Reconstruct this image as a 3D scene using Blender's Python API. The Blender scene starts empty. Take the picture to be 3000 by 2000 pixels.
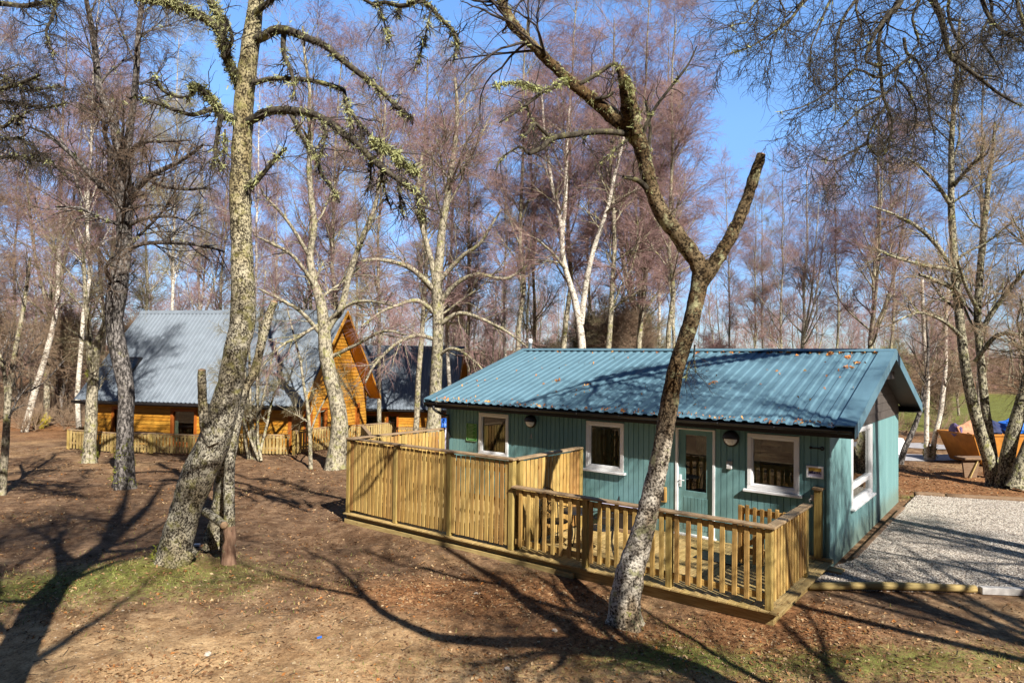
import bpy, math, random
import numpy as np
from mathutils import Vector, Matrix, noise as mnoise

# ------------------------------------------------------------------ camera, light, sky
sc = bpy.context.scene
COL = sc.collection
F = 1983.6                      # focal length in pixels of the 3000 px wide photograph
PITCH, ROLL, CZ = math.radians(1.4762), math.radians(.7417), 3.75
r0 = np.array([1, 0, 0.]); u0 = np.array([0, -math.sin(PITCH), math.cos(PITCH)])
FW = np.array([0, math.cos(PITCH), math.sin(PITCH)])
CR = math.cos(ROLL)*r0 + math.sin(ROLL)*u0
CU = -math.sin(ROLL)*r0 + math.cos(ROLL)*u0
O = np.array([0, 0, CZ])
cd = bpy.data.cameras.new('camera'); cam = bpy.data.objects.new('camera', cd); COL.objects.link(cam)
cd.sensor_width = 36; cd.lens = F/3000*36; cd.clip_start = .1; cd.clip_end = 1500
cam.matrix_world = Matrix(((CR[0], CU[0], -FW[0], 0), (CR[1], CU[1], -FW[1], 0), (CR[2], CU[2], -FW[2], CZ), (0, 0, 0, 1)))
sc.camera = cam

SUN_EL = math.radians(38.7); SUN_AZ = np.array([.48, -.877])/math.hypot(.48, .877)
S = Vector((SUN_AZ[0]*math.cos(SUN_EL), SUN_AZ[1]*math.cos(SUN_EL), math.sin(SUN_EL)))
ld = bpy.data.lights.new('sun', 'SUN'); lo = bpy.data.objects.new('sun', ld); COL.objects.link(lo)
ld.energy = 5.0; ld.angle = math.radians(.53); ld.color = (1, .945, .86)
lo.location = (0, 0, 40); lo.rotation_euler = S.to_track_quat('Z', 'Y').to_euler()
wd = bpy.data.worlds.new('World'); sc.world = wd; wd.use_nodes = True
wn = wd.node_tree; bg = wn.nodes['Background']
sky = wn.nodes.new('ShaderNodeTexSky'); sky.sky_type = 'NISHITA'; sky.sun_disc = False
sky.sun_elevation = SUN_EL; sky.sun_rotation = math.atan2(SUN_AZ[0], SUN_AZ[1])
sky.air_density = 1.0; sky.dust_density = .0; sky.ozone_density = 1.6; sky.altitude = 200
hs = wn.nodes.new('ShaderNodeHueSaturation'); hs.inputs['Saturation'].default_value = 1.04
tc = wn.nodes.new('ShaderNodeTexCoord'); sx = wn.nodes.new('ShaderNodeSeparateXYZ'); wn.links.new(tc.outputs['Generated'], sx.inputs[0])
rp = wn.nodes.new('ShaderNodeValToRGB'); rp.color_ramp.elements[0].color = (.3, .36, .5, 1); rp.color_ramp.elements[1].position = .62; rp.color_ramp.elements[1].color = (1.05, 1.3, 1.5, 1)
e_ = rp.color_ramp.elements.new(.14); e_.color = (.52, .62, .84, 1); e_ = rp.color_ramp.elements.new(.32); e_.color = (.86, 1.05, 1.28, 1)
mx = wn.nodes.new('ShaderNodeMix'); mx.data_type = 'RGBA'; mx.blend_type = 'MULTIPLY'; mx.inputs[0].default_value = 1
wn.links.new(sx.outputs['Z'], rp.inputs[0]); wn.links.new(sky.outputs[0], hs.inputs['Color']); wn.links.new(hs.outputs[0], mx.inputs[6]); wn.links.new(rp.outputs[0], mx.inputs[7]); 
yr = wn.nodes.new('ShaderNodeMapRange'); yr.inputs['From Min'].default_value = -.15; yr.inputs['From Max'].default_value = .45; yr.inputs['To Min'].default_value = .1     # sky dimmed behind the viewer to cut fill on the cabin front
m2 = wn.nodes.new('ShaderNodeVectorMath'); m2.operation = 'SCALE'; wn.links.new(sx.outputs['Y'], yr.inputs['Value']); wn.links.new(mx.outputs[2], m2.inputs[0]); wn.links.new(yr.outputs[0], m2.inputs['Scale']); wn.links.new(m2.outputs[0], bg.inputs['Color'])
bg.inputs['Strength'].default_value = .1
vs = sc.view_settings; vs.view_transform = 'Standard'; vs.look = 'None'; vs.gamma = 1; vs.exposure = 1.08
sc.cycles.max_bounces = 6; sc.cycles.transparent_max_bounces = 12

RNG = np.random.default_rng(7); random.seed(7)

# ------------------------------------------------------------------ picture <-> world
def ray(x, y): return (x-1500)/F*CR - (y-1000)/F*CU + FW
def at(x, y, Y): d = ray(x, y); return O + d*(Y/d[1])
def atz(x, y, z): d = ray(x, y); return O + d*((z-CZ)/d[2])
TH = math.radians(52.2901)
P0 = np.array([5.4913, 11.7654, CZ-3.3909])          # near corner of the teal cabin at deck level
UX = np.array([math.sin(TH), -math.cos(TH), 0]); UY = np.array([math.cos(TH), math.sin(TH), 0])
ROTC = math.atan2(UX[1], UX[0])
def cw(x, y, z=0): return P0 + x*UX + y*UY + np.array([0, 0, z])
def cl(p): q = np.asarray(p, float); q = q - P0[:q.shape[-1]]; return q[..., 0]*UX[0]+q[..., 1]*UX[1], q[..., 0]*UY[0]+q[..., 1]*UY[1]

# ------------------------------------------------------------------ materials
def newmat(name):
    m = bpy.data.materials.new(name); m.use_nodes = True
    nt = m.node_tree; return m, nt, nt.nodes['Principled BSDF']
def N(nt, typ, **kw):
    n = nt.nodes.new(typ)
    for k, v in kw.items():
        if k in n.inputs: n.inputs[k].default_value = v
        else: setattr(n, k, v)
    return n
def tex(nt, src='Object', scale=(1, 1, 1)):
    if src.startswith('@'):
        t = N(nt, 'ShaderNodeAttribute', attribute_name=src[1:]).outputs['Vector']
    else: t = nt.nodes.new('ShaderNodeTexCoord').outputs[src]
    mp = N(nt, 'ShaderNodeMapping', Scale=scale); nt.links.new(t, mp.inputs[0]); return mp.outputs[0]
def noise(nt, vec, scale, detail=4, rough=.6):
    n = N(nt, 'ShaderNodeTexNoise', Scale=scale, Detail=detail, Roughness=rough); nt.links.new(vec, n.inputs['Vector']); return n.outputs['Fac']
def ramp(nt, fac, stops):
    r = nt.nodes.new('ShaderNodeValToRGB'); e = r.color_ramp.elements
    while len(e) < len(stops): e.new(.5)
    for el, (p, c) in zip(e, stops): el.position = p; el.color = (*c, 1) if len(c) == 3 else c
    nt.links.new(fac, r.inputs[0]); return r.outputs[0]
def mix(nt, fac, a, b, mode='MIX'):
    m = N(nt, 'ShaderNodeMix', data_type='RGBA', blend_type=mode)
    for s, v in ((m.inputs[0], fac), (m.inputs[6], a), (m.inputs[7], b)):
        if isinstance(v, bpy.types.NodeSocket): nt.links.new(v, s)
        elif isinstance(v, (tuple, list)): s.default_value = (*v, 1) if len(v) == 3 else v
        else: s.default_value = v
    return m.outputs[2]
def math_(nt, op, a, b=0.0):
    m = N(nt, 'ShaderNodeMath', operation=op)
    for s, v in ((m.inputs[0], a), (m.inputs[1], b)):
        if isinstance(v, bpy.types.NodeSocket): nt.links.new(v, s)
        else: s.default_value = v
    return m.outputs[0]
def bump(nt, b, h, strength=.5, dist=.02):
    n = N(nt, 'ShaderNodeBump', Strength=strength, Distance=dist); nt.links.new(h, n.inputs['Height']); nt.links.new(n.outputs[0], b.inputs['Normal'])
def setc(nt, b, c, rough=.8, spec=.3, metal=0):
    if isinstance(c, bpy.types.NodeSocket): nt.links.new(c, b.inputs['Base Color'])
    else: b.inputs['Base Color'].default_value = (*c, 1)
    b.inputs['Roughness'].default_value = rough; b.inputs['Specular IOR Level'].default_value = spec; b.inputs['Metallic'].default_value = metal
def paint(name, c, rough=.5, spec=.4, var=.12, scale=6):
    m, nt, b = newmat(name); v = tex(nt); n = noise(nt, v, scale, 5)
    lo_ = tuple(x*(1-var) for x in c); hi = tuple(min(1, x*(1+var)) for x in c)
    setc(nt, b, ramp(nt, n, [(.3, lo_), (.7, hi)]), rough, spec); return m
def wood(name, c1, c2, c3, rough=.75, knots=True):
    """boards: grain from the gco attribute (long axis of each board on z), tone differs from board to board"""
    m, nt, b = newmat(name); v = tex(nt, '@gco', (14, 14, 1.1))
    g = noise(nt, v, 3.2, 6, .62)
    tone = N(nt, 'ShaderNodeAttribute', attribute_name='tone').outputs['Fac']
    rnd = nt.nodes.new('ShaderNodeObjectInfo').outputs['Random']
    tt = math_(nt, 'FRACT', math_(nt, 'ADD', tone, rnd))
    base = ramp(nt, tt, [(0, c1), (.45, c2), (1, c3)])
    dark = mix(nt, 1, base, (.66, .58, .5), 'MULTIPLY')
    col = mix(nt, ramp(nt, g, [(.38, (0, 0, 0)), (.62, (1, 1, 1))]), dark, base)
    v2 = tex(nt, '@gco', (1, 1, 1)); n2 = noise(nt, v2, 1.7, 4)
    col = mix(nt, ramp(nt, n2, [(.45, (0, 0, 0)), (.75, (.55, .55, .55))]), col, mix(nt, 1, base, (.7, .72, .66), 'MULTIPLY'))
    if knots:
        vo = N(nt, 'ShaderNodeTexVoronoi', Scale=1.0); nt.links.new(tex(nt, '@gco', (9, 9, 2.6)), vo.inputs['Vector'])
        col = mix(nt, ramp(nt, vo.outputs['Distance'], [(.07, (1, 1, 1)), (.13, (0, 0, 0))]), col, mix(nt, 1, base, (.4, .27, .18), 'MULTIPLY'))
    setc(nt, b, col, rough, .25); bump(nt, b, g, .25, .004); return m
def bark(name, dark, light, moss=None, scale=24, lo_=.43, hi=.54, zs=.55, mossr=(.55, .68), bs=.7, big=None, high=None):
    m, nt, b = newmat(name); v = tex(nt, 'Object', (1, 1, zs))
    n = noise(nt, v, scale, 6, .68); n2 = noise(nt, v, scale*.22, 3)
    f = math_(nt, 'ADD', math_(nt, 'MULTIPLY', n, .75), math_(nt, 'MULTIPLY', n2, .25))
    col = ramp(nt, f, [(lo_, dark), (hi, light)])
    if big:      # slow change along the trunk: darker patches of old bark
        col = mix(nt, ramp(nt, noise(nt, tex(nt, 'Object', (1, 1, .5)), 1.6, 3), [(.45, (0, 0, 0)), (.62, (1, 1, 1))]), col, mix(nt, 1, col, big, 'MULTIPLY'))
    if high:     # older, darker bark higher up
        sp = nt.nodes.new('ShaderNodeSeparateXYZ'); nt.links.new(tex(nt), sp.inputs[0])
        hz = math_(nt, 'ADD', sp.outputs['Z'], math_(nt, 'MULTIPLY', math_(nt, 'SUBTRACT', noise(nt, tex(nt), 3, 4), .5), 1.6))
        k = N(nt, 'ShaderNodeMapRange'); k.inputs['From Min'].default_value = high[0]; k.inputs['From Max'].default_value = high[1]; nt.links.new(hz, k.inputs['Value'])
        col = mix(nt, k.outputs[0], col, mix(nt, 1, col, high[2], 'MULTIPLY'))
    if moss:
        f2 = ramp(nt, noise(nt, tex(nt), 4.5, 5, .7), [(mossr[0], (0, 0, 0)), (mossr[1], (1, 1, 1))])
        col = mix(nt, f2, col, mix(nt, 1, ramp(nt, n, [(.3, (.5, .5, .5)), (.7, (1, 1, 1))]), moss, 'MULTIPLY'))
    setc(nt, b, col, .9, .15); bump(nt, b, f, bs, .03); return m
def twigmat(name, c, var=.3):
    m, nt, b = newmat(name); rnd = nt.nodes.new('ShaderNodeObjectInfo').outputs['Random']
    c2 = (c[0]*(1+var*.6), c[1]*(1+var), c[2]*(1+var*.4)); c1 = tuple(x*(1-var) for x in c)
    n = noise(nt, tex(nt), .8, 3)
    f = math_(nt, 'ADD', math_(nt, 'MULTIPLY', n, .6), math_(nt, 'MULTIPLY', rnd, .4))
    setc(nt, b, ramp(nt, f, [(.25, c1), (.75, c2)]), .8, .2); return m
def vcol(name, rough=.9, spec=.15, var=0, trans=0):
    m, nt, b = newmat(name); a = N(nt, 'ShaderNodeAttribute', attribute_name='col').outputs['Color']
    if var: a = mix(nt, ramp(nt, noise(nt, tex(nt), 30, 3), [(.3, (1-var,)*3), (.7, (1, 1, 1))]), (0, 0, 0), a)
    setc(nt, b, a, rough, spec); return m

MT = {}
MT['wood'] = wood('treated pine', (.46, .285, .085), (.56, .395, .135), (.36, .2, .066))
MT['woodpost'] = wood('green treated post', (.36, .275, .085), (.42, .31, .105), (.34, .245, .075))
MT['woodrail'] = wood('weathered rail', (.33, .235, .135), (.39, .285, .165), (.3, .21, .13))
MT['deck'] = wood('deck boards', (.42, .31, .12), (.47, .345, .15), (.36, .265, .115))
MT['gate'] = wood('fresh pine', (.55, .33, .1), (.6, .38, .13), (.48, .27, .08))
MT['log'] = wood('varnished log siding', (.58, .28, .035), (.66, .35, .055), (.52, .23, .028), .45)
MT['logdark'] = wood('red stained trim', (.38, .11, .02), (.42, .13, .022), (.35, .1, .02), .45, False)
MT['oldfence'] = wood('old picket', (.42, .31, .12), (.48, .37, .16), (.36, .26, .1))
MT['bench'] = wood('bench plank', (.2, .13, .08), (.24, .16, .1), (.17, .11, .07))
MT['white'] = paint('white upvc', (.8, .8, .8), .35, .5, .04)
MT['black'] = paint('black gutter plastic', (.018, .017, .018), .35, .5, .3)
MT['fascia'] = paint('dark brown fascia', (.022, .017, .015), .55, .35, .25)
MT['clad'] = paint('dark gable boards', (.075, .063, .055), .7, .3, .2)
MT['iron'] = paint('black iron', (.012, .012, .013), .5, .4, .3)
MT['inner'] = paint('inside wall paint', (.15, .145, .13), .9, .1, .05)
MT['innerfloor'] = paint('inside floor', (.12, .085, .06), .7, .3, .2)
MT['curtain'] = paint('curtain cloth', (.42, .43, .33), .95, .05, .2, 14)
MT['greysteel'] = None
def tealwall():
    m, nt, b = newmat('teal painted boards'); v = tex(nt, '@gco', (30, 30, 2)); g = noise(nt, v, 2, 5)
    tone = N(nt, 'ShaderNodeAttribute', attribute_name='tone').outputs['Fac']
    base = ramp(nt, tone, [(0, (.15, .295, .3)), (.5, (.165, .318, .322)), (1, (.185, .345, .345))])
    n2 = noise(nt, tex(nt), 1.3, 5)
    col = mix(nt, ramp(nt, g, [(.3, (0, 0, 0)), (.7, (1, 1, 1))]), mix(nt, 1, base, (.84, .86, .86), 'MULTIPLY'), base)
    col = mix(nt, ramp(nt, n2, [(.5, (0, 0, 0)), (.8, (.6, .6, .6))]), col, mix(nt, 1, base, (.82, .88, .84), 'MULTIPLY'))
    sp = nt.nodes.new('ShaderNodeSeparateXYZ'); nt.links.new(tex(nt), sp.inputs[0])       # splashed dirt and algae above the ground
    dz = math_(nt, 'ADD', sp.outputs['Z'], math_(nt, 'MULTIPLY', math_(nt, 'SUBTRACT', noise(nt, tex(nt, 'Object', (3, 3, 1)), 4, 5), .5), .7))
    col = mix(nt, ramp(nt, dz, [(.02, (.6, .6, .6)), (.32, (0, 0, 0))]), col, (.17, .19, .13))
    setc(nt, b, col, .6, .3); bump(nt, b, g, .12, .003); return m
MT['teal'] = tealwall()
def roofmat(name, c, rough, spots):
    m, nt, b = newmat(name); v = tex(nt, 'Object'); n = noise(nt, v, 2.2, 6, .7); n3 = noise(nt, v, 45, 3)
    base = ramp(nt, n, [(.3, tuple(x*.86 for x in c)), (.7, tuple(x*1.12 for x in c))])
    base = mix(nt, ramp(nt, n3, [(.62, (0, 0, 0)), (.75, (.5, .5, .5))]), base, spots)
    st = noise(nt, tex(nt, 'Object', (5, .35, .35)), 2.5, 5, .7)      # run-off streaks down the slope
    base = mix(nt, ramp(nt, st, [(.5, (0, 0, 0)), (.78, (.55, .55, .55))]), base, mix(nt, 1, base, (.72, .78, .74), 'MULTIPLY'))
    setc(nt, b, base, rough, .35)
    nt.links.new(ramp(nt, n, [(.3, (rough-.08,)*3), (.7, (rough+.12,)*3)]), b.inputs['Roughness']); return m
MT['tealroof'] = roofmat('blue green steel sheet', (.09, .175, .225), .6, (.14, .19, .17))
MT['greyroof'] = roofmat('slate grey steel sheet', (.17, .2, .235), .6, (.2, .23, .26))
def glass():
    m, nt, b = newmat('window glass'); nt.nodes.remove(b); out = nt.nodes['Material Output']
    g = nt.nodes.new('ShaderNodeNewGeometry'); vm = N(nt, 'ShaderNodeVectorMath', operation='DOT_PRODUCT')
    nt.links.new(g.outputs['Incoming'], vm.inputs[0]); nt.links.new(g.outputs['Normal'], vm.inputs[1])
    c = math_(nt, 'ABSOLUTE', vm.outputs['Value']); k = math_(nt, 'POWER', math_(nt, 'SUBTRACT', 1.0, c), 5.0)
    f = math_(nt, 'ADD', math_(nt, 'MULTIPLY', k, .9), .1)
    t = N(nt, 'ShaderNodeBsdfTransparent', Color=(.62, .66, .64, 1)); gl = N(nt, 'ShaderNodeBsdfGlossy', Roughness=.015)
    ms = nt.nodes.new('ShaderNodeMixShader'); nt.links.new(f, ms.inputs[0]); nt.links.new(t.outputs[0], ms.inputs[1]); nt.links.new(gl.outputs[0], ms.inputs[2])
    nt.links.new(ms.outputs[0], out.inputs['Surface']); return m
MT['glass'] = glass()
MT['barkhero'] = bark('lichen crusted birch bark', (.045, .037, .028), (.53, .49, .385), (.3, .275, .1), 36, .46, .555, .75, (.52, .68), 1.0, (.72, .66, .55), (3.2, 6.5, (.78, .74, .58)))
MT['barkV'] = bark('peeling white birch bark', (.05, .04, .03), (.66, .61, .52), (.4, .385, .22), 30, .44, .56, 1.0, (.55, .63), 1.0, (.55, .45, .34), (1.7, 3.2, (.3, .24, .16)))
MT['barkdark'] = bark('dark furrowed bark', (.03, .026, .024), (.26, .235, .215), (.16, .155, .05), 18, .46, .6, .5, (.6, .75), .9)
MT['barkgrey'] = bark('grey olive bark', (.06, .05, .036), (.4, .355, .26), (.3, .29, .1), 17, .42, .57, .6, (.52, .68), .6)
MT['barkspeck'] = bark('speckled alder bark', (.035, .03, .022), (.36, .33, .235), (.26, .26, .08), 20, .46, .55, .7, (.54, .68), .8)
MT['barkwhite'] = bark('white birch bark', (.1, .08, .06), (.6, .545, .46), (.36, .32, .2), 11, .4, .52, 1.5, (.56, .74), .4)
MT['barkbrown'] = bark('orange brown dead wood', (.13, .07, .03), (.4, .24, .1), (.3, .28, .1), 14, .36, .6, .3, (.58, .72), .5)
MT['barkred'] = bark('stripped reddish wood', (.12, .06, .04), (.3, .19, .125), None, 14, .36, .6, .25)
MT['barkblack'] = bark('dark wet branch bark', (.02, .017, .014), (.1, .085, .06), (.28, .27, .11), 16, .4, .62, .5, (.56, .66), .5)
MT['twigpurple'] = twigmat('purple birch twigs', (.32, .19, .195))
MT['twigbrown'] = twigmat('brown twigs', (.28, .185, .135))
MT['twigmid'] = twigmat('mid brown twigs', (.16, .105, .08))
MT['twigolive'] = twigmat('grey olive twigs', (.26, .215, .13))
MT['twigdark'] = twigmat('dark twigs', (.055, .042, .036))
MT['lichen'] = twigmat('pale beard lichen', (.36, .355, .17), .25)
MT['moss'] = twigmat('bright moss', (.2, .2, .03), .3)
MT['cutwood'] = paint('cut wood face', (.26, .17, .1), .8, .2, .2, 20)
MT['leafv'] = vcol('dry leaves'); MT['grassv'] = vcol('short grass', .8, .2); MT['stonev'] = vcol('gravel stone', .9, .2, .25)

def ground_mat():
    m, nt, b = newmat('woodland soil'); v = tex(nt)
    a = N(nt, 'ShaderNodeAttribute', attribute_name='col').outputs['Color']
    sp = nt.nodes.new('ShaderNodeSeparateColor'); nt.links.new(a, sp.inputs[0])
    n1 = noise(nt, v, .55, 6, .65); n2 = noise(nt, v, 5, 6, .7); n3 = noise(nt, v, 38, 5, .7); n4 = noise(nt, v, 14, 4, .75)
    soil = ramp(nt, n2, [(.3, (.095, .055, .032)), (.52, (.19, .118, .07)), (.74, (.35, .235, .14))])
    tan = ramp(nt, n2, [(.28, (.2, .12, .06)), (.55, (.43, .285, .15)), (.8, (.56, .4, .225))])
    f = math_(nt, 'ADD', sp.outputs[2], math_(nt, 'MULTIPLY', math_(nt, 'SUBTRACT', n1, .5), 1.6))
    c = mix(nt, ramp(nt, f, [(.3, (0, 0, 0)), (.75, (1, 1, 1))]), soil, tan)
    leaf = ramp(nt, n4, [(.3, (.09, .045, .024)), (.5, (.26, .125, .055)), (.66, (.42, .24, .115)), (.8, (.19, .09, .045))])
    fl = math_(nt, 'ADD', sp.outputs[0], math_(nt, 'SUBTRACT', math_(nt, 'MULTIPLY', n2, .8), .4))
    c = mix(nt, ramp(nt, fl, [(.35, (0, 0, 0)), (.7, (1, 1, 1))]), c, leaf)
    grass = ramp(nt, n4, [(.3, (.07, .085, .018)), (.55, (.17, .18, .045)), (.8, (.34, .3, .12))])
    fg = math_(nt, 'ADD', sp.outputs[1], math_(nt, 'SUBTRACT', math_(nt, 'MULTIPLY', n4, 1.1), .6))
    c = mix(nt, ramp(nt, fg, [(.3, (0, 0, 0)), (.62, (1, 1, 1))]), c, grass)
    c = mix(nt, ramp(nt, n3, [(.32, (.8, .8, .8)), (.48, (0, 0, 0))]), c, mix(nt, 1, c, (.45, .42, .4), 'MULTIPLY'))
    c = mix(nt, ramp(nt, n3, [(.66, (0, 0, 0)), (.74, (.7, .7, .7))]), c, (.5, .4, .28))
    n6 = noise(nt, v, 21, 6, .8)
    c = mix(nt, ramp(nt, n6, [(.34, (.85, .85, .85)), (.5, (0, 0, 0))]), c, mix(nt, 1, c, (.42, .36, .32), 'MULTIPLY'))
    c = mix(nt, ramp(nt, n6, [(.55, (0, 0, 0)), (.68, (.6, .6, .6))]), c, mix(nt, 1, c, (1.5, 1.42, 1.3), 'MULTIPLY'))
    n5 = noise(nt, v, 1.7, 7, .75)
    c = mix(nt, ramp(nt, n5, [(.4, (.75, .75, .75)), (.54, (0, 0, 0))]), c, mix(nt, 1, c, (.6, .52, .46), 'MULTIPLY'))
    setc(nt, b, c, .95, .1)
    h = math_(nt, 'ADD', math_(nt, 'MULTIPLY', n3, .4), n4); bump(nt, b, h, .8, .035); return m
MT['ground'] = ground_mat()
def gravel_mat():
    m, nt, b = newmat('pale gravel'); v = tex(nt)
    vo = N(nt, 'ShaderNodeTexVoronoi', Scale=34); nt.links.new(v, vo.inputs['Vector'])
    n = noise(nt, v, 3, 5)
    sp = nt.nodes.new('ShaderNodeSeparateColor'); nt.links.new(vo.outputs['Color'], sp.inputs[0])
    c = ramp(nt, sp.outputs[0], [(0, (.34, .28, .22)), (.4, (.64, .56, .46)), (.75, (.8, .72, .6)), (1, (.88, .8, .68))])
    c = mix(nt, ramp(nt, vo.outputs['Distance'], [(.3, (0, 0, 0)), (.7, (1, 1, 1))]), c, (.1, .08, .07))
    c = mix(nt, ramp(nt, n, [(.35, (.45, .45, .45)), (.6, (0, 0, 0))]), c, mix(nt, 1, c, (.7, .66, .62), 'MULTIPLY'))
    setc(nt, b, c, .95, .15); bump(nt, b, math_(nt, 'SUBTRACT', 1.0, vo.outputs['Distance']), .9, .02); return m
MT['gravel'] = gravel_mat()
MT['asphalt'] = paint('pale worn asphalt', (.3, .29, .3), .95, .15, .25, 9)
MT['concrete'] = paint('grey concrete kerb', (.42, .4, .38), .9, .2, .2, 12)

# ------------------------------------------------------------------ mesh helpers
class MB:
    """collects boxes, prisms and tubes; build() links them as one mesh object"""
    def __init__(s, off=(0, 0, 0)):
        s.v = []; s.f = []; s.tone = []; s.g = []; s.n = 0; s.off = np.array(off, float); s.col = []; s.smooth = []
    def add(s, V, Fs, tone=None, g=None, col=None, smooth=False):
        V = np.asarray(V, float); k = len(V)
        s.v.append(V - s.off); s.f += [tuple(i+s.n for i in f) for f in Fs]; s.n += k
        s.smooth += [smooth]*len(Fs)
        s.tone.append(np.full(k, random.random() if tone is None else tone))
        if g is None:
            c = V.mean(0); d = V - c; ext = np.ptp(V, axis=0); o = np.argsort(ext); g = d[:, o] + np.random.default_rng(len(s.v)*7+k).uniform(-20, 20, 3)
        s.g.append(g); s.col.append(np.tile((1, 1, 1, 1) if col is None else (*col, 1), (k, 1)))
    def box(s, a, b, tone=None, col=None, taper=None):
        x0, y0, z0 = a; x1, y1, z1 = b
        V = [(x0, y0, z0), (x1, y0, z0), (x1, y1, z0), (x0, y1, z0), (x0, y0, z1), (x1, y0, z1), (x1, y1, z1), (x0, y1, z1)]
        s.add(V, [(0, 3, 2, 1), (4, 5, 6, 7), (0, 1, 5, 4), (1, 2, 6, 5), (2, 3, 7, 6), (3, 0, 4, 7)], tone, col=col)
    def beam(s, p, q, w, h, up=(0, 0, 1), tone=None):
        """box from p to q, w across, h along up, centred"""
        p, q, up = np.array(p, float), np.array(q, float), np.array(up, float)
        t = q-p; t /= np.linalg.norm(t); x = np.cross(t, up); x /= np.linalg.norm(x); y = np.cross(x, t)
        V = [e + x*a*w/2 + y*b*h/2 for e in (p, q) for a, b in ((-1, -1), (1, -1), (1, 1), (-1, 1))]
        s.add(V, [(0, 1, 2, 3)[::-1], (4, 5, 6, 7), (0, 1, 5, 4), (1, 2, 6, 5), (2, 3, 7, 6), (3, 0, 4, 7)], tone)
    def prism(s, poly, d, tone=None, col=None):
        """polygon (list of 3d points) extruded by d"""
        A = np.array(poly, float); n = len(A); V = np.vstack([A, A+np.array(d, float)])
        s.add(V, [tuple(range(n))[::-1], tuple(range(n, 2*n))] + [(i, (i+1) % n, n+(i+1) % n, n+i) for i in range(n)], tone, col=col)
    def tube(s, pts, r, k=8, cap=True, tone=None, col=None):
        pts = np.array(pts, float); r = np.broadcast_to(np.array(r, float), (len(pts),))
        V, Fs = tubes(pts[None], r[None], k); Fs = [tuple(f) for f in Fs]
        if cap: n = len(V); Fs += [tuple(range(k))[::-1], tuple(range(n-k, n))]
        s.add(V, Fs, tone, col=col, smooth=True)
    def lathe(s, prof, axis_o, ax, k=16, col=None, ang=(0, 2*math.pi)):
        """profile [(radius, along)] turned round ax through axis_o"""
        ax = Vector(ax).normalized(); u = ax.orthogonal().normalized(); v = ax.cross(u)
        V = []; m = len(prof); full = abs(ang[1]-ang[0]-2*math.pi) < 1e-6; kk = k if full else k+1
        for i in range(kk):
            a = ang[0]+(ang[1]-ang[0])*i/k
            for r, h in prof: V.append(tuple(Vector(axis_o)+ax*h+(u*math.cos(a)+v*math.sin(a))*r))
        Fs = []
        for i in range(k):
            j = (i+1) % kk
            for q in range(m-1): Fs.append((i*m+q, j*m+q, j*m+q+1, i*m+q+1))
        s.add(V, Fs, col=col, smooth=True)
    def build(s, name, mat, parent=None, bevel=0, loc=None):
        V = np.vstack(s.v); me = bpy.data.meshes.new(name); me.from_pydata(V.tolist(), [], s.f)
        at_ = me.attributes.new('tone', 'FLOAT', 'POINT'); at_.data.foreach_set('value', np.concatenate(s.tone))
        ag = me.attributes.new('gco', 'FLOAT_VECTOR', 'POINT'); ag.data.foreach_set('vector', np.vstack(s.g).ravel())
        ac = me.attributes.new('col', 'FLOAT_COLOR', 'POINT'); ac.data.foreach_set('color', np.vstack(s.col).ravel())
        me.polygons.foreach_set('use_smooth', s.smooth); me.update()
        return link(name, me, mat, parent, bevel, loc)
def link(name, me, mat, parent=None, bevel=0, loc=None):
    o = bpy.data.objects.new(name, me); COL.objects.link(o)
    if mat is not None: me.materials.append(MT[mat] if isinstance(mat, str) else mat)
    if parent is not None: o.parent = parent
    if loc is not None: o.location = loc
    if bevel:
        b = o.modifiers.new('bevel', 'BEVEL'); b.width = bevel; b.segments = 1; b.limit_method = 'ANGLE'; b.angle_limit = math.radians(50)
    return o
def tag(o, label=None, cat=None, group=None, kind=None):
    for k, v in (('label', label), ('category', cat), ('group', group), ('kind', kind)):
        if v: o[k] = v
    return o
def thing(name, label, cat, loc, rz=0, group=None):
    o = bpy.data.objects.new(name, None); COL.objects.link(o); o.empty_display_size = .3
    o.location = tuple(loc); o.rotation_euler = (0, 0, rz); return tag(o, label, cat, group)
def cthing(name, label, cat, lx, ly, lz=0, group=None, rz=0):
    """a thing whose local frame is the cabin's (turned by rz), with its base at cabin-frame lx, ly, lz"""
    return thing(name, label, cat, cw(lx, ly, lz), ROTC+rz, group)
def copy_tree(o, parent=None):
    c = o.copy(); COL.objects.link(c)
    if parent is not None: c.parent = parent
    for ch in list(o.children): copy_tree(ch, c)
    return c
def fast_mesh(name, V, Q, tri=False, smooth=True, col=None):
    V = np.asarray(V, np.float32); Q = np.asarray(Q, np.int32); me = bpy.data.meshes.new(name)
    me.vertices.add(len(V)); me.vertices.foreach_set('co', V.ravel())
    k = Q.shape[1]; me.loops.add(Q.size); me.loops.foreach_set('vertex_index', Q.ravel())
    me.polygons.add(len(Q)); me.polygons.foreach_set('loop_start', np.arange(0, Q.size, k, dtype=np.int32))
    me.polygons.foreach_set('use_smooth', np.full(len(Q), smooth)); me.update(calc_edges=True)
    if col is not None:
        a = me.attributes.new('col', 'FLOAT_COLOR', 'POINT'); a.data.foreach_set('color', np.hstack([col, np.ones((len(col), 1))]).astype(np.float32).ravel())
    return me
def nrm(a): return a/np.maximum(np.linalg.norm(a, axis=-1, keepdims=True), 1e-9)
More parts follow.
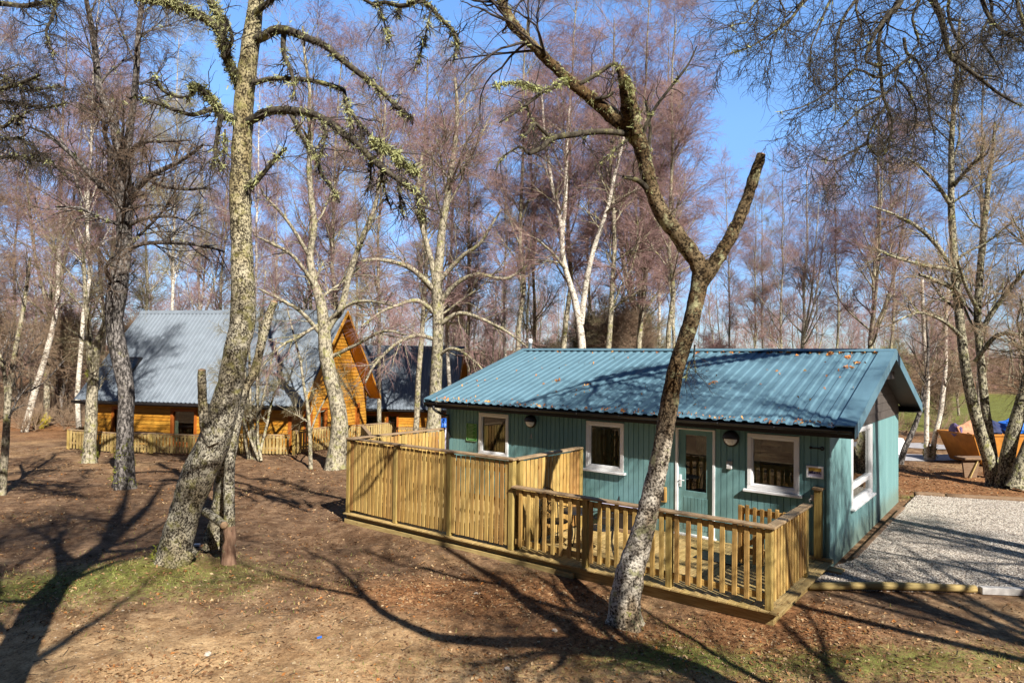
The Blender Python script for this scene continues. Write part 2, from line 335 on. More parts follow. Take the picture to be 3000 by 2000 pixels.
def tubes(P, R, k):
    """P [N,n,3], R [N,n] -> vertices and quads of N open tubes with k sides"""
    P = np.asarray(P, float); n = P.shape[1]; T = nrm(np.gradient(P, axis=1)); mt = np.abs(T.mean(1))
    ref = np.eye(3)[np.argmin(mt, 1)][:, None, :]; u = nrm(np.cross(T, ref)); v = np.cross(T, u)
    a = np.arange(k)*2*math.pi/k
    V = P[:, :, None] + R[:, :, None, None]*(np.cos(a)[:, None]*u[:, :, None]+np.sin(a)[:, None]*v[:, :, None])
    i = np.arange(len(P))[:, None, None]*n*k + np.arange(n-1)[None, :, None]*k; j = np.arange(k)[None, None]; j2 = (j+1) % k
    Q = np.stack([i+j, i+j2, i+k+j2, i+k+j], -1).reshape(-1, 4)
    return V.reshape(-1, 3), Q
def resample(pts, n, r=None):
    """smooth (Catmull-Rom) curve through pts, n points; radii r likewise"""
    p = np.array(pts, float); d = np.r_[0, np.cumsum(np.linalg.norm(np.diff(p, axis=0), axis=1))]
    e = np.vstack([2*p[0]-p[1], p, 2*p[-1]-p[-2]]); s = np.linspace(0, d[-1], n)
    i = np.clip(np.searchsorted(d, s, 'right')-1, 0, len(p)-2); t = ((s-d[i])/np.maximum(d[i+1]-d[i], 1e-9))[:, None]
    a, b, c, q = e[i], e[i+1], e[i+2], e[i+3]
    out = .5*(2*b+(c-a)*t+(2*a-5*b+4*c-q)*t**2+(3*b-a-3*c+q)*t**3)
    if r is None: return out
    return out, np.interp(s, d, np.array(r, float))
class Tub:
    def __init__(s): s.V = []; s.Q = []; s.n = 0
    def add(s, P, R, k):
        V, Q = tubes(P, R, k); s.V.append(V); s.Q.append(Q+s.n); s.n += len(V)
    def raw(s, V, Q): s.V.append(V); s.Q.append(np.asarray(Q)+s.n); s.n += len(V)
    def mesh(s, name): return fast_mesh(name, np.vstack(s.V), np.vstack(s.Q))
def grow(rng, P, R, cnt, t0, t1, L, ang, up, wander, n, rf, rcap=.1, rmin=.0025, fall=.5):
    """cnt children on every polyline of P"""
    Nn, m, _ = P.shape; idx = np.repeat(np.arange(Nn), cnt); t = rng.uniform(t0, t1, len(idx))
    f = t*(m-1); i = np.minimum(f.astype(int), m-2); w = f-i
    p = P[idx, i]*(1-w[:, None])+P[idx, i+1]*w[:, None]; r = R[idx, i]*(1-w)+R[idx, i+1]*w
    T = nrm(P[idx, i+1]-P[idx, i]); rv = rng.normal(size=p.shape); pe = nrm(rv-(rv*T).sum(-1, keepdims=True)*T)
    a = rng.normal(ang, ang*.28, len(idx))[:, None]; d = T*np.cos(a)+pe*np.sin(a)
    L = np.broadcast_to(np.asarray(L, float), (Nn,))[idx]*(1-fall*(t-t0)/(t1-t0+1e-9))*rng.uniform(.55, 1.25, len(idx))
    pts = [p]; z = np.array([0, 0, 1.])
    for k in range(1, n):
        d = nrm(d+z*(up*(k/n+.3))/n*2+wander*rng.normal(size=d.shape)); pts.append(pts[-1]+d*(L/(n-1))[:, None])
    rr = np.clip(np.minimum(r*rf, rcap), rmin, None)
    return np.stack(pts, 1), rr[:, None]*np.linspace(1, .3, n)[None]
def plen(P): return np.linalg.norm(np.diff(P, axis=1), axis=-1).sum(1)
def tufts(rng, P, R, n, size, blades=14, droop=.6):
    """beard-lichen tufts: bunches of thin blades on random points of the polylines"""
    Nn, m, _ = P.shape; w = plen(P); idx = rng.choice(Nn, n, p=w/w.sum()); f = rng.uniform(0, m-1.001, n); i = f.astype(int); fr = (f-i)[:, None]
    c = P[idx, i]*(1-fr)+P[idx, i+1]*fr; r = (R[idx, i])[:, None]
    c = c + nrm(rng.normal(size=c.shape)+np.array([0, 0, .3]))*r*.8
    sz = size*rng.uniform(.4, 1.3, n)
    c = np.repeat(c, blades, 0); sz = np.repeat(sz, blades)[:, None]
    d = nrm(rng.normal(size=c.shape)+np.array([0, 0, -droop])); a = c+rng.normal(size=c.shape)*sz*.25; side = nrm(rng.normal(size=c.shape))*sz*.11
    b = a+d*sz*rng.uniform(.5, 1.2, (len(c), 1)); V = np.stack([a-side, a+side, b+side*.4, b-side*.4], 1).reshape(-1, 3)
    return V, np.arange(len(V)).reshape(-1, 4)

# ------------------------------------------------------------------ ground
def sstep(a, b, x): t = np.clip((x-a)/(b-a), 0, 1); return t*t*(3-2*t)
def gz(x, y):
    x = np.asarray(x, float); y = np.asarray(y, float)
    z = .07+.045*np.sin(x*.7+1)*np.sin(y*.55)+.025*np.sin(x*1.9+y*1.3)+.018*np.sin(x*3.1-y*2.3+2)
    z = z+.2*np.exp(-((x+5.6)**2+(y-11.7)**2)/1.3)+.12*np.exp(-((x+6.3)**2+(y-11.25)**2)/.35) + .1*np.exp(-((x-1.6)**2+(y-9.6)**2)/.6)
    z = z+.16*np.exp(-((x+10.4)**2+(y-18.6)**2)/.9)
    for q, (f_, a_) in enumerate(((4.1, .012), (6.7, .009), (9.5, .007), (14.3, .004))): z = z+a_*np.sin(x*f_+1.7*np.sin(y*f_*.63+q))*np.sin(y*f_*1.1+1.9*np.sin(x*f_*.57+2*q))
    lx, ly = cl(np.stack([x, y], -1))
    k = sstep(-11, -9.3, lx)*(1-sstep(7.5, 9, lx))*sstep(-4.2, -2.6, ly)*(1-sstep(8.5, 11, ly))
    z = z*(1-k)+.17*k
    z = z-1.25*sstep(29, 36, y)*sstep(-13, -9, x)*(1-sstep(2, 6, x))*(1-sstep(48, 60, y))
    return z + np.maximum(0, y-62)*.035 + .5*sstep(30, 60, y)*sstep(8, 20, x)
xs = np.concatenate([np.linspace(-160, -20, 36)[:-1], np.arange(-20, -9, .22), np.arange(-9, 9, .1), np.arange(9, 22, .22), np.linspace(22, 160, 36)])
ys = np.concatenate([np.linspace(-14, 5, 20)[:-1], np.arange(5, 15, .1), np.arange(15, 30, .22), np.linspace(30, 70, 50)[1:], np.linspace(70, 260, 24)[1:]])
X, Y = np.meshgrid(xs, ys); Z = gz(X, Y)
nx, ny = len(xs), len(ys); i = (np.arange(ny-1)[:, None]*nx+np.arange(nx-1)[None]).ravel()
lx, ly = cl(np.stack([X, Y], -1))
def blob(cx, cy, rx, ry): return np.exp(-((X-cx)/rx)**2-((Y-cy)/ry)**2)
leaf = np.clip(.12+.75*blob(13, 21, 6, 3.6)+.8*blob(-.5, 10.7, 2.6, .9)+.9*blob(3.9, 9.7, .9, .9)+.45*blob(-20, 31, 9, 4)+.25*blob(-10, 21, 6, 4)+.5*blob(1, 9, 2.6, .8)+.35*(Y > 32)+.35*blob(5, 8, 4, 1.3), 0, 1)
grass = np.clip(.12+.4*blob(-5.2, 11.2, 2.3, 1.25)+.42*blob(-7.7, 10.6, 2, 1.0)+.5*blob(4.6, 8.3, 3, .6)+.4*blob(2, 8.6, 1, .5)+.55*blob(12.3, 18.3, 3, .5)+.2*blob(-1, 8.3, 2.2, .5), 0, 1)
field = .8*sstep(9, 13, X)*sstep(35, 38, Y)*(1-sstep(66, 74, Y)); grass = np.maximum(grass, field)
leaf = leaf*(1-field)
tan = np.clip(.36+.7*blob(-3, 7.4, 7, 2.0)-.5*blob(-6, 15.5, 8, 3.2)+.1*blob(-14, 22, 5, 2)-.3*blob(-4, 20, 8, 4), 0, 1)
me = fast_mesh('ground', np.stack([X, Y, Z], -1).reshape(-1, 3), np.stack([i, i+1, i+nx+1, i+nx], -1), col=np.stack([leaf, grass, tan], -1).reshape(-1, 3))
tag(link('ground', me, 'ground'), kind='structure')

# gravel parking pad beside the cabin, in world xy
gpoly = [atz(2374, 1712, .25), atz(3000, 1724, .25)*1, (13.0, 10.2, 0), (16.4, 14.3, 0), (15.0, 17.1, 0), (13.3, 17.6, 0), atz(2686, 1450, .25), cw(.3, 6.2), cw(.27, .6), cw(.1, .05)]
gp = np.array([p[:2] for p in gpoly])
def inpoly(px, py, poly):
    r = np.zeros(np.shape(px), bool); n = len(poly)
    for a in range(n):
        (x1, y1), (x2, y2) = poly[a], poly[(a+1) % n]
        c = ((y1 > py) != (y2 > py)) & (px < (x2-x1)*(py-y1)/((y2-y1) or 1e-9)+x1); r ^= c
    return r
mb = MB(); mb.prism([(x, y, .12) for x, y in gp], (0, 0, .15)); tag(mb.build('gravel_drive', 'gravel'), kind='structure')
GZ = .27
g = RNG.uniform((4.4, 10, 0), (14, 19, 1), (60000, 3)); g = g[inpoly(g[:, 0], g[:, 1], gp) & (RNG.random(60000) < np.clip(1.5-(g[:, 1]-9)*.11, .3, 1))][:26000]
octv = np.array([(1, 0, 0), (-1, 0, 0), (0, 1, 0), (0, -1, 0), (0, 0, 1), (0, 0, -1)], float); octf = np.array([(0, 2, 4), (2, 1, 4), (1, 3, 4), (3, 0, 4), (2, 0, 5), (1, 2, 5), (3, 1, 5), (0, 3, 5)])
def stones(pos, sz, cols, name):
    n = len(pos); a = RNG.uniform(0, 6.28, n); ca, sa = np.cos(a), np.sin(a)
    V = octv[None]*RNG.uniform(.6, 1.2, (n, 6, 1))*np.array([1, .75, .5])*sz[:, None, None]
    V = np.stack([V[..., 0]*ca[:, None]-V[..., 1]*sa[:, None], V[..., 0]*sa[:, None]+V[..., 1]*ca[:, None], V[..., 2]], -1)+pos[:, None]
    return fast_mesh(name, V.reshape(-1, 3), (octf[None]+np.arange(n)[:, None, None]*6).reshape(-1, 3), smooth=False, col=np.repeat(cols, 6, 0))
gs = RNG.uniform(.009, .02, len(g)); gc = np.array([(.7, .64, .57), (.52, .46, .4), (.6, .53, .45), (.28, .24, .21), (.78, .73, .66)])[RNG.integers(0, 5, len(g))]
tag(link('gravel_stones', stones(np.c_[g[:, :2], GZ+gs*.3], gs, gc, 'gravel_stones'), 'stonev'), 'pale crushed stones covering the parking bay beside the teal cabin', 'gravel', kind='stuff')

# tarmac track beyond the gravel bay
def strip(name, pts, wdt, mat, lift=.02):
    P = resample(pts, 40); T = nrm(np.gradient(P, axis=0)); nn = np.c_[-T[:, 1], T[:, 0]]
    V = []
    for s in (-.5, -.17, .17, .5):
        q = P[:, :2]+nn*wdt*s; V.append(np.c_[q, gz(q[:, 0], q[:, 1])+lift+.02*(abs(s) < .3)])
    V = np.stack(V, 1).reshape(-1, 3); n = len(P); k = (np.arange(n-1)[:, None]*4+np.arange(3)[None]).ravel()
    return tag(link(name, fast_mesh(name, V, np.stack([k, k+1, k+5, k+4], -1)), mat), kind='structure')
strip('road', [(9, 28.3, 0), (14, 27.2, 0), (18, 26.6, 0), (24, 26.4, 0), (40, 28, 0)], 1.9, 'asphalt')
strip('track', [(9, 33.4, 0), (15, 32.2, 0), (20, 30.4, 0), (28, 29.2, 0), (42, 31, 0)], 2.0, 'asphalt')

# timbers round the gravel bay
def log(name, p, q, r, label, mat, flat=False, cat='timber edging', cut='cutwood'):
    p, q = np.array(p, float), np.array(q, float); o = thing(name, label, cat, p)
    mb = MB(p)
    if flat: mb.beam(p, q, r*2, r*2)
    else: mb.tube(resample([p, (p+q)/2+np.array([0, .03, .015]), q], 9), [r, r*1.04, r*.98, r, r*1.03, r, r*.97, r, r*.96], 10)
    mb.build(name.replace('edging_', '')+'_body' if False else 'beam', mat, o, .008 if flat else 0); return o
e0, e1 = atz(2368, 1716, .24), atz(2858, 1724, .24)
log('edging_log', e0, e1, .06, 'round yellowish timber log along the front edge of the gravel bay', 'oldfence')
log('edging_kerb', e1+np.array([.06, -.02, -.01]), (e1[0]+4.5, e1[1]-.35, .22), .055, 'grey kerb continuing the front edge of the gravel past the log', 'concrete', True, 'kerb')
k0, k1 = atz(2680, 1448, .27), atz(3010, 1468, .27)
km = k0+(k1-k0)*.27
log('edging_log', k0, km, .075, 'short grey log at the back corner of the gravel next to the cabin', 'bench')
log('edging_log', km+np.array([.05, 0, 0]), k1+(k1-k0)*.6, .075, 'long grey log along the back of the gravel bay below the trees', 'bench')
log('edging_board', cw(.27, .75, -.1), cw(.3, 6.25, -.1), .035, 'thin dark timber board between cabin end wall and gravel', 'bench', True)

# ------------------------------------------------------------------ walls of boards
def cuts(lo_, hi, holes):
    """the part of [lo, hi] left by the holes"""
    out = []; c = lo_
    for a, b in sorted(holes):
        if b <= c or a >= hi: continue
        if a > c: out.append((c, a))
        c = max(c, b)
    if c < hi: out.append((c, hi))
    return out
def boards(mb, fr, u0_, u1, v0, v1, pitch, gap, th, holes, vertical=True, top=None, sink=.003, lap=0):
    """boards over a wall. fr(u, v, d) -> point, d outwards; holes (u0,u1,v0,v1); top(v) -> (u0,u1) limits of a gable course"""
    if not vertical: holes = [(c, d, a, b) for a, b, c, d in holes]; u0_, u1, v0, v1 = v0, v1, u0_, u1
    eb = list(np.arange(u0_, u1, pitch))+[u1]; al = sorted(set([round(x, 4) for x in eb+[h for q in holes for h in q[:2] if u0_ < h < u1]])); ebr = set(round(x, 4) for x in eb)
    tones = {}
    for a, b in zip(al[:-1], al[1:]):
        if b-a < .006: continue
        g0 = gap/2 if a in ebr else 0; g1 = gap/2 if b in ebr else 0; bi = int((a-u0_+1e-4)/pitch)
        tone = tones.setdefault(bi, random.random()); c = (a+b)/2
        for p, q in cuts(v0, v1, [(h[2], h[3]) for h in holes if h[0] < c < h[1]]):
            lo1 = lo2 = p; hi1 = hi2 = q
            if top: (lo1, hi1), (lo2, hi2) = [(max(p, t_[0]), min(q, t_[1])) for t_ in (top(a), top(b))]
            if hi1 <= lo1+.01: continue
            hi2 = max(hi2, lo2)
            d0, d1 = -sink, th
            def pt(u, v, d): return fr(u, v, d) if vertical else fr(v, u, d)
            A, B = a+g0, b-g1
            quad = [(A, lo1), (B, lo2), (B, hi2), (A, hi1)]
            ch = min(.012, th*.6) if lap else 0
            V = [pt(u, v, d0) for u, v in quad]+[pt(u, v, (d1-(lap if u == B else 0))) for u, v in quad]
            mb.add(V, [(0, 1, 2, 3), (7, 6, 5, 4), (4, 5, 1, 0), (5, 6, 2, 1), (6, 7, 3, 2), (7, 4, 0, 3)], tone)
def slab(mb, fr, u0_, u1, v0, v1, th, holes):
    al = sorted(set([u0_, u1]+[h for q in holes for h in q[:2]]))
    for a, b in zip(al[:-1], al[1:]):
        for p, q in cuts(v0, v1, [(h[2], h[3]) for h in holes if h[0] < (a+b)/2 < h[1]]):
            V = [fr(u, v, d) for d in (0, -th) for u, v in ((a, p), (b, p), (b, q), (a, q))]
            mb.add(V, [(3, 2, 1, 0), (4, 5, 6, 7), (4, 0, 1, 5), (5, 1, 2, 6), (6, 2, 3, 7), (7, 3, 0, 4)], .5)
def corrugated(mb, x0, x1, p, q, pitch=.22, hgt=.026, prof=((0, 0), (.42, 0), (.55, 1), (.87, 1)), nrow=1):
    """trapezoid sheet between eave line p=(y,z) and ridge q=(y,z), ribs along the slope; folded along x"""
    p, q = np.array(p, float), np.array(q, float); sl = q-p; n = np.array([-sl[1], sl[0]]); n /= np.linalg.norm(n)
    if n[1] < 0: n = -n
    xs_ = []; k = 0
    while True:
        done = False
        for f, h in prof:
            x = x0+(k+f)*pitch
            if x >= x1: done = True; break
            xs_.append((x, h*hgt))
        if done: break
        k += 1
    xs_.append((x1, 0)); V = []; m = len(xs_)
    for t in np.linspace(0, 1, nrow+1):
        c = p+sl*t
        for x, h in xs_: V.append((x, c[0]+n[0]*h, c[1]+n[1]*h))
    for t in (0, 1):   # underside 4 mm below
        c = p+sl*t
        for x, h in xs_: V.append((x, c[0]+n[0]*(h-.004), c[1]+n[1]*(h-.004)))
    o2 = (nrow+1)*m
    Fs = [(r*m+i_, r*m+i_+1, (r+1)*m+i_+1, (r+1)*m+i_) for r in range(nrow) for i_ in range(m-1)]
    Fs += [(o2+i_+1, o2+i_, o2+m+i_, o2+m+i_+1) for i_ in range(m-1)] + [(o2+i_, o2+i_+1, i_+1, i_) for i_ in range(m-1)]
    if q[0] < p[0]: Fs = [f[::-1] for f in Fs]
    mb.add(V, Fs, .5)

def window(parent, fr, u0_, u1, v0, v1, framemat='white', fw=.075, sill=True, transom=None, curtain=None, name='window', proud=.02, sillmat=None, mull=None, rng=random):
    def B(mb, a, b, c, d, e0_, e1_):
        V = [fr(u, v, dd) for dd in (e0_, e1_) for u, v in ((a, c), (b, c), (b, d), (a, d))]
        mb.add(V, [(0, 1, 2, 3), (7, 6, 5, 4), (4, 5, 1, 0), (5, 6, 2, 1), (6, 7, 3, 2), (7, 4, 0, 3)])
    mb = MB(); d0, d1 = -.075, proud+.02
    B(mb, u0_, u1, v1-fw, v1, d0, d1); B(mb, u0_, u1, v0, v0+fw, d0, d1); B(mb, u0_, u0_+fw, v0+fw, v1-fw, d0, d1); B(mb, u1-fw, u1, v0+fw, v1-fw, d0, d1)
    if framemat == 'white':     # inner bead
        i0, i1, j0, j1, k = u0_+fw, u1-fw, v0+fw, v1-fw, .022
        for a, b, c, d in ((i0, i1, j1-k, j1), (i0, i1, j0, j0+k), (i0, i0+k, j0+k, j1-k), (i1-k, i1, j0+k, j1-k)): B(mb, a, b, c, d, -.06, d1-.018)
    if transom: B(mb, u0_+fw, u1-fw, transom-.045, transom+.045, -.06, d1-.004)
    if mull: B(mb, mull-.03, mull+.03, v0+fw, v1-fw, -.06, d1-.004)
    w = mb.build(name, framemat, parent, .006)
    mb = MB(); B(mb, u0_+fw-.01, u1-fw+.01, v0+fw-.01, v1-fw+.01, -.03, -.024); mb.build('pane', 'glass', w)
    if sill:
        mb = MB(); B(mb, u0_-.06, u1+.06, v0-.05, v0-.004, -.02, proud+.085); mb.build('sill', sillmat or framemat, w, .006)
    if curtain:
        for side, wd_ in curtain:
            mb = MB(); a = u0_+.02 if side < 0 else u1-.02-wd_; n = 26
            us = np.linspace(a, a+wd_, n); V = []
            for v in np.linspace(v0+.0, v1-.02, 7):
                sw = 1-.35*math.sin((v-v0)/(v1-v0)*math.pi)*(1 if side else 0)
                for j, u in enumerate(us):
                    uu = a+(u-a)*sw if side < 0 else a+wd_-(a+wd_-u)*sw
                    V.append(fr(uu, v, -.2+.025*math.sin(j*1.5)))
            mb.add(V, [(r*n+j, r*n+j+1, (r+1)*n+j+1, (r+1)*n+j) for r in range(6) for j in range(n-1)], smooth=True); mb.build('curtain', 'curtain', w)
    return w

# ------------------------------------------------------------------ the teal cabin (frame: x along the front to the near corner at 0, y into depth, z from deck level)
CL, CWD = -9.01, 7.52; YE, ZE, ZF, ZR = -.333, 2.33, 2.14, 3.66; XL, XR = CL-.42, .5; YM = CWD/2
cabin = cthing('cabin', 'single storey teal boarded cabin with a blue green ribbed metal roof', 'cabin', 0, 0, 0)
ff = lambda u, v, d: (u, -d, v)                      # front wall
fe = lambda u, v, d: (d, u, v)                       # end wall by the gravel
hf_ = [(-7.912, -6.995, 1.06, 2.08), (-4.857, -3.944, 1.06, 2.08), (-1.377, -.462, 1.06, 2.08), (-2.796, -1.991, -.0, 2.08)]
he_ = [(1.8, 3.855, .6, 2.085)]
mb = MB(); slab(mb, ff, CL, -.1, -.2, 2.36, .1, hf_); boards(mb, ff, CL, 0, -.2, 2.36, .115, .013, .016, hf_)
mb.box((CL, CWD-.1, -.2), (-.1, CWD, 2.36), .5); mb.box((CL, 0.0, -.2), (CL+.1, CWD-.1, 2.36), .5)
w_ = mb.build('wall', 'teal', cabin)
mb = MB(); slab(mb, fe, .0, CWD, -.2, 2.36, .1, he_); boards(mb, fe, .02, CWD, -.2, 2.09, .115, .008, .016, he_)
mb.box((-.012, -.035, -.2), (.038, .018, 2.2), .3)   # corner board
mb.build('end_wall', 'teal', cabin)
mb = MB(); mb.box((CL+.1, .1, -.06), (-.1, CWD-.1, -.01)); mb.build('inside_floor', 'innerfloor', cabin)
mb = MB(); mb.box((CL+.1, .1, 2.2), (-.1, CWD-.1, 2.24)); mb.box((-4.4, .1, 0), (-4.32, CWD-.1, 2.2)); mb.box((CL+.1, CWD-.16, 0), (-.1, CWD-.1, 2.2)); mb.box((-3.1, 3.6, 0), (-.1, 3.66, 2.2)); mb.build('inside_wall', 'inner', cabin)
# gable boards and roof
roofz = lambda y: ZE-.03+(ZR-ZE)*(1-abs(y-YM)/(YM-YE))
mb = MB(); lim = lambda v: ((YM-(YM-YE)*(1-(v-ZE+.03)/(ZR-ZE)), YM+(YM-YE)*(1-(v-ZE+.03)/(ZR-ZE))))
limc = lambda v: (max(.0, lim(v)[0]+.02), min(CWD, lim(v)[1]-.02))
boards(mb, fe, 0, CWD, 2.095, ZR-.1, .19, .008, .03, [], False, limc, lap=.012)
for xx in (-.1, CL+.02):
    mb.prism([(xx, .02, 2.36), (xx, CWD-.02, 2.36), (xx, YM, ZR-.11)], (.08, 0, 0), .5)
mb.build('gable_cladding', 'clad', cabin)
roof = MB(); corrugated(roof, XL+.05, XR-.28, (YE-.05, ZE-.018), (YM, ZR)); corrugated(roof, XL+.05, XR-.28, (CWD-YE+.05, ZE-.018), (YM, ZR))
roof = roof.build('roof', 'tealroof', cabin)
mb = MB()
sl = (ZR-ZE)/(YM-YE)
for s in (-1, 1):                                        # flat ridge flashing lying on the ribs
    e = YM+s*.17
    mb.prism([(XL, YM, ZR+.055), (XL, e, ZR+.055-.17*sl), (XL, e, ZR+.046-.17*sl), (XL, YM, ZR+.046)][::s], (XR-XL, 0, 0), .5)
mb.build('ridge_cap', 'tealroof', roof)
mb = MB()
for s, ya in ((-1, YE-.06), (1, CWD-YE+.06)):
    # verge flashing at the near gable: flat top plus deep face; thin one at the far gable
    for xa, xb in ((XR-.3, XR),):
        mb.prism([(xa, ya, ZE+.03), (xa, YM, ZR+.05), (xa, YM, ZR+.03), (xa, ya, ZE+.01)][::-s], (xb-xa, 0, 0), .5)
    for xa in (XR-.002,):
        mb.prism([(xa, ya, ZE+.032), (xa, YM, ZR+.052), (xa, YM, ZR-.17), (xa, ya, ZE-.19)][::-s], (.014, 0, 0), .5)
mb.build('verge_flashing', 'tealroof', roof)
mb = MB()
for s, ya in ((-1, YE-.06), (1, CWD-YE+.06)):
    mb.prism([(XL, ya, ZE+.03), (XL, YM, ZR+.05), (XL, YM, ZR+.03), (XL, ya, ZE+.01)][::-s], (.16, 0, 0), .5)
    mb.prism([(XL-.012, ya, ZE+.032), (XL-.012, YM, ZR+.052), (XL-.012, YM, ZR-.17), (XL-.012, ya, ZE-.19)][::-s], (.014, 0, 0), .5)
mb.build('verge_flashing', 'tealroof', roof)
mb = MB()
for s, y0_ in ((-1, YE), (1, CWD-YE)):
    mb.box((XL+.02, min(y0_, y0_-s*.03), ZF), (XR-.02, max(y0_, y0_-s*.03), ZE-.04))
    ya, yb = (y0_+.03, 0) if s < 0 else (CWD, y0_-.03)
    mb.box((XL+.02, min(ya, yb), ZF+.01), (XR-.02, max(ya, yb), ZF+.03))
for s in (-1, 1):    # dark boarding under the verge
    e = YE if s < 0 else CWD-YE
    mb.prism([(0.04, e-s*.04, ZE-.08), (0.04, YM, ZR-.06), (0.04, YM, ZR-.09), (0.04, e-s*.04, ZE-.11)][::-s], (XR-.06, 0, 0))
mb.beam((.2, YM-.9, ZR-.52), (.2, YM+.9, ZR-.52), .28, .16)
mb.build('fascia', 'fascia', cabin)
# gutter
mb = MB(); n = 9; V = []; rr = .058; cy, cz = YE-.068, ZE-.055
for x in (XL+.03, XR-.03):
    for r_ in (rr, rr-.005):
        for a in np.linspace(math.pi, 2*math.pi, n): V.append((x, cy+r_*math.cos(a), cz+r_*math.sin(a)))
Fs = []
for j in range(n-1):
    Fs += [(j, j+1, 2*n+j+1, 2*n+j), (n+j+1, n+j, 3*n+j, 3*n+j+1)]
Fs += [(0, 2*n, 3*n, n), (n-1, 2*n-1, 4*n-1, 3*n-1)]
mb.add(V, Fs, smooth=False)
for x in (XL+.03, XR-.035): mb.prism([(x, cy+rr*math.cos(a), cz+rr*math.sin(a)) for a in np.linspace(math.pi, 2*math.pi, n)], (.005, 0, 0))
gut = mb.build('gutter', 'black', cabin)
for x in np.arange(XL+.5, XR, 1.02):
    mb = MB(); mb.tube([(x, cy+(rr+.006)*math.cos(a), cz+(rr+.006)*math.sin(a)) for a in np.linspace(math.pi, 2*math.pi, 8)], .008, 5); mb.build('bracket', 'black', gut)
mb = MB(); xd = CL+.12
mb.tube(resample([(xd-.2, cy, cz-.05), (xd-.2, cy, cz-.16), (xd-.12, cy+.08, cz-.24), (xd, -.12, cz-.36), (xd+.01, -.075, cz-.46), (xd+.01, -.075, -.1)], 24), .034, 10)
mb.box((xd-.05, -.075, 1.4), (xd+.07, -.01, 1.44)); mb.build('downpipe', 'black', cabin)
# flues on the back slope
for fx, fy, h, r_ in ((-9.3, YM+.2, .42, .055),):
    mb = MB(); zb = roofz(fy); mb.lathe([(r_, -.25), (r_, h*.72), (r_*1.18, h*.72), (r_*1.18, h), (r_*.7, h+.02)], (fx, fy, zb), (0, 0, 1), 14); mb.build('flue', 'white', cabin)
# windows, door
window(cabin, ff, *hf_[0], curtain=[(1, .22)]); window(cabin, ff, *hf_[1], curtain=[(-1, .3), (1, .3)]); window(cabin, ff, *hf_[2], curtain=[(-1, .2), (1, .16)])
window(cabin, fe, *he_[0], transom=.98, curtain=[(-1, .35), (1, .3)])
def pbox(mb, fr, a, b, c, d, e0_, e1_, tone=None):
    V = [fr(u, v, dd) for dd in (e0_, e1_) for u, v in ((a, c), (b, c), (b, d), (a, d))]
    mb.add(V, [(0, 1, 2, 3), (7, 6, 5, 4), (4, 5, 1, 0), (5, 6, 2, 1), (6, 7, 3, 2), (7, 4, 0, 3)], tone)
dx0, dx1 = -2.796, -1.991
mb = MB(); pbox(mb, ff, dx0+.05, dx1-.05, .03, .86, -.06, -.02); pbox(mb, ff, dx0+.05, dx0+.19, .86, 2.05, -.06, -.021); pbox(mb, ff, dx1-.19, dx1-.05, .86, 2.05, -.06, -.021); pbox(mb, ff, dx0+.19, dx1-.19, 1.95, 2.05, -.06, -.02)
for k in range(7): pbox(mb, ff, dx0+.16+k*.072, dx0+.222+k*.072, .12, .74, -.021, -.012, random.random())
door = mb.build('door', 'teal', cabin, .004)
mb = MB(); pbox(mb, ff, dx0, dx0+.05, 0.001, 2.08, -.07, .035); pbox(mb, ff, dx1-.05, dx1, 0.001, 2.08, -.07, .035); pbox(mb, ff, dx0+.05, dx1-.05, 2.05, 2.08, -.07, .033); pbox(mb, ff, dx0-.03, dx1+.03, -.05, .03, -.07, .07); mb.build('frame', 'white', door, .004)
mb = MB(); pbox(mb, ff, dx0+.18, dx1-.18, .85, 1.96, -.045, -.039); mb.build('pane', 'glass', door)
mb = MB(); pbox(mb, ff, dx0+.075, dx0+.115, .92, 1.16, -.02, -.004); mb.tube([(dx0+.095, .02, 1.06), (dx0+.095, -.05, 1.06), (dx0+.2, -.05, 1.06)], .01, 8); mb.build('handle', 'white', door)
mb = MB(); n = 30; us = np.linspace(dx0+.36, dx1-.2, n); V = []
for v, k in ((1.95, 1), (1.7, .95), (1.4, .62), (1.2, .5), (.9, .75)):
    for j, u in enumerate(us): V.append((us[-1]-(us[-1]-u)*k, .13+.02*math.sin(j*1.3), v))
mb.add(V, [(r*n+j, r*n+j+1, (r+1)*n+j+1, (r+1)*n+j) for r in range(4) for j in range(n-1)], smooth=True); mb.build('curtain', 'curtain', door)
# things seen through the panes: a bed and a small table
t = cthing('bed', 'low bed with a pale cover seen through the largest front window', 'bed', -.9, 1.6, 0)
mb = MB(); mb.box((-.75, -1, .25), (.6, 1, .32)); mb.box((-.75, .95, .1), (.6, 1.02, .95)); mb.build('bed_frame', 'bench', t)
mb = MB(); mb.box((-.73, -.98, .32), (.58, .94, .62)); mb.build('mattress', 'white', t, .05)
mb = MB(); mb.box((-.6, .5, .62), (.4, .9, .74)); mb.build('pillow', 'curtain', t, .05)
for k, (a, b) in enumerate(((-.7, -.95), (.55, -.95), (-.7, .97), (.55, .97))): mb = MB(); mb.box((a-.03, b-.03, 0), (a+.03, b+.03, .25)); mb.build('leg', 'bench', t)

